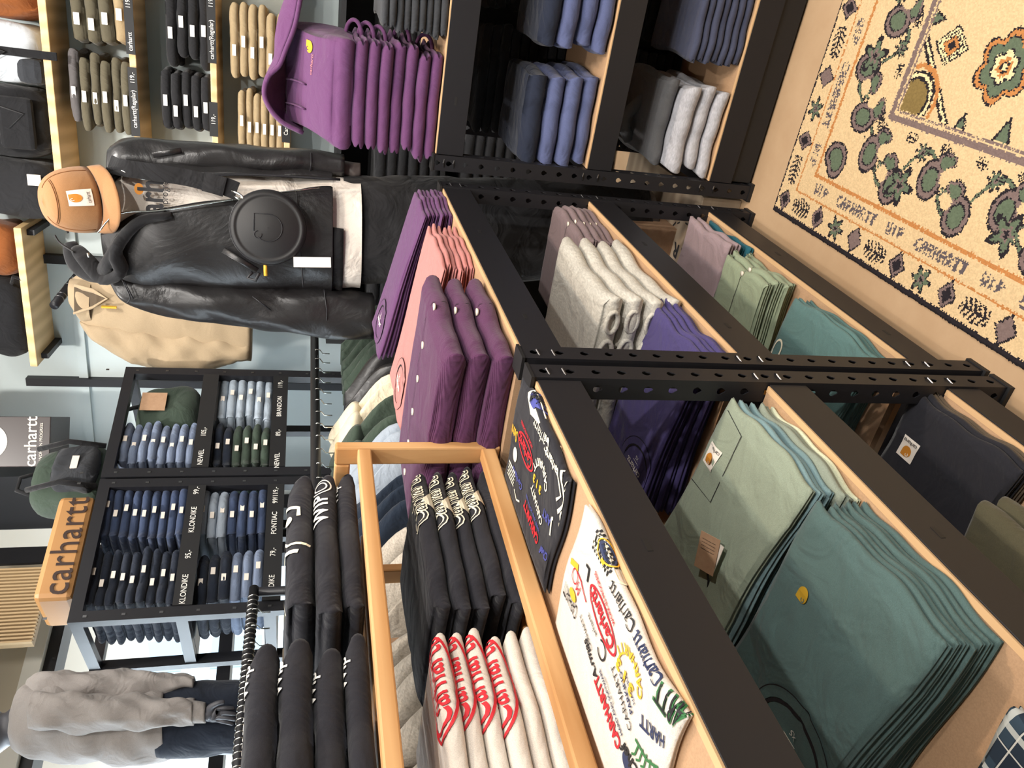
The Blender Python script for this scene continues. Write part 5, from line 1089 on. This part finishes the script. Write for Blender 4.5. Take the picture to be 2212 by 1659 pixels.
# grey sweatshirt mannequin by the window
GP2 = facing(250, 1530, 3.0)
gm_ = empty('mannequin', (float(GP2.p[0]), float(GP2.p[1]), .42), 0, 'dark grey mannequin in washed grey sweatshirt and black jeans by the window', 'mannequin')
gsk = plain('mannequin_grey', (78, 78, 84), .45)
def gpart(nm, rows, mat, **kw): return child(loft(nm, GP2, rows, mat, None, **kw), gm_)
gpart('body', [(-75, 1545, 1620, .06, 0), (-50, 1525, 1640, .085, 0), (-15, 1530, 1635, .085, 0), (5, 1540, 1622, .07, 0), (25, 1530, 1610, .06, 0), (60, 1490, 1612, .08, 0), (120, 1480, 1620, .10, 0), (250, 1490, 1625, .10, 0), (420, 1490, 1630, .10, 0), (700, 1500, 1630, .10, 0), (1000, 1510, 1610, .09, 0), (1250, 1520, 1600, .08, 0)], gsk, n=60, wr=0, ex=2.1)
gpart('jeans', [(345, 1478, 1640, .12, 0), (420, 1470, 1636, .125, 0), (520, 1470, 1630, .12, 0), (800, 1490, 1630, .115, 0), (1150, 1500, 1615, .10, 0)], FB['denim4'], n=30, wr=.004)
gpart('sweatshirt', [(32, 1528, 1612, .07, 0), (50, 1490, 1625, .10, 0), (90, 1470, 1640, .13, 0), (180, 1468, 1650, .145, 0), (280, 1470, 1650, .145, 0), (330, 1474, 1648, .14, 0), (362, 1480, 1640, .13, 0)], FB['sweat'], n=50, wr=.010, seed=21)
gpart('sleeve', [(60, 1470, 1520, .05, .0), (95, 1452, 1520, .065, .04), (180, 1450, 1520, .07, .05), (280, 1448, 1515, .07, .05), (360, 1455, 1505, .06, .05), (400, 1455, 1490, .05, .05), (420, 1462, 1492, .045, .05)], FB['sweat'], n=44, wr=.009, seed=22)
gpart('sleeve', [(70, 1500, 1575, .06, .12), (110, 1495, 1580, .07, .14), (200, 1498, 1580, .075, .15), (300, 1504, 1578, .075, .15), (360, 1508, 1570, .07, .15), (400, 1508, 1560, .06, .15), (418, 1512, 1562, .05, .15)], FB['sweat'], n=44, wr=.009, seed=23)
gpart('cuff', [(408, 1512, 1562, .045, .15), (425, 1514, 1562, .04, .15), (444, 1518, 1562, .035, .15)], FB['sweat'], n=10, wr=.002, seed=24)
def skinchain(name, pts, rad, mat, root, sub=2):
    me = bpy.data.meshes.new(name); me.from_pydata([tuple(p) for p in pts[0]], pts[1], []); me.materials.append(mat)
    o = bpy.data.objects.new(name, me); COL.objects.link(o); m = o.modifiers.new('skin', 'SKIN'); m.use_smooth_shade = True
    for i, r in enumerate(rad): me.skin_vertices[0].data[i].radius = (r[0], r[1]) if isinstance(r, tuple) else (r, r)
    me.skin_vertices[0].data[0].use_root = True; o.modifiers.new('sub', 'SUBSURF').levels = sub; o.modifiers['sub'].render_levels = sub
    o.parent = root; return o
def hp(x, y, off=.15): return Vector(GP2.at(x, y, off))-gm_.location
pts = [hp(436, 1540), hp(452, 1541), hp(466, 1543)]; rad = [.024, .026, .030]; ed = [(0, 1), (1, 2)]
for (yb, ang, ln, off, r) in ((1530, -.05, 36, .17, .0075), (1539, .05, 40, .17, .008), (1548, .12, 40, .16, .008), (1556, .2, 34, .15, .0075)):
    x0 = 470; b0 = len(pts)
    pts += [hp(x0, yb, off), hp(x0+ln*.45, yb+ln*.45*ang, off+.005), hp(x0+ln*.8, yb+ln*.8*ang+1, off-.004), hp(x0+ln, yb+ln*ang+2, off-.016)]; rad += [r*1.15, r, r*.92, r*.8]; ed += [(2, b0), (b0, b0+1), (b0+1, b0+2), (b0+2, b0+3)]
b0 = len(pts); pts += [hp(456, 1526, .18), hp(472, 1518, .19), hp(486, 1516, .185)]; rad += [.011, .009, .007]; ed += [(1, b0), (b0, b0+1), (b0+1, b0+2)]
skinchain('hand', (pts, ed), rad, gsk, gm_, 1)
# plinths the mannequins stand on
for nm, p, l in (('plinth', MP.p, 'tan board plinth under the leather jacket mannequin'), ('plinth', GP2.p, 'black plinth under the grey sweatshirt mannequin')):
    tag(MB().box((-.13, -.13, 0), (.13, .13, .418)).build(nm, MT['card'] if 'leather' in l else MT['black'], None, loc=(p[0], p[1], 0)), l, 'plinth')
# black folded stock filling the far side of the shelving
def darkpile(x, y, z, Wd, n, h, rz, seed, where):
    stack('trousers', 'trousers', 'black folded trousers', where, 'black stock deep in the shelving', (x, y, z), rz, Wd, .24, [h]*n, 'blackp', seed, 1, jit=.01, wav=.006, droop=.5)
darkpile(-.40, -.34, ZM+.001, .34, 8, .032, 0, 90, 'deep behind the taupe shirts'); 
darkpile(.19, .44, .599, .34, 9, .033, RZ, 92, 'deep behind the slate sweatshirts'); darkpile(.58, .44, .599, .34, 9, .033, RZ, 93, 'deep at the frame edge'); darkpile(.55, .44, .169, .34, 8, .033, RZ, 94, 'deep behind the slate trousers')
darkpile(.18, .44, .169, .34, 8, .033, RZ, 95, 'deep behind the grey sweatshirts'); 
MB().box((-.578, -1.02, .1), (-.562, -.02, 1.03)).build('dark_backing', MT['black'], mm); MB().box((-.578, -2.28, .1), (-.562, -1.14, 1.03)).build('dark_backing', MT['black'], ml); MB().box((-.578, .025, .1), (-.562, 1.1, 1.05)).build('dark_backing', MT['black'], mr)  # black sheets added behind the three units to stand in for their dark interiors
for o in bpy.data.objects:
    if 'label' in o and len(str(o['label']).split()) > 16: raise SystemExit('LONG '+o.name+' '+o['label'])
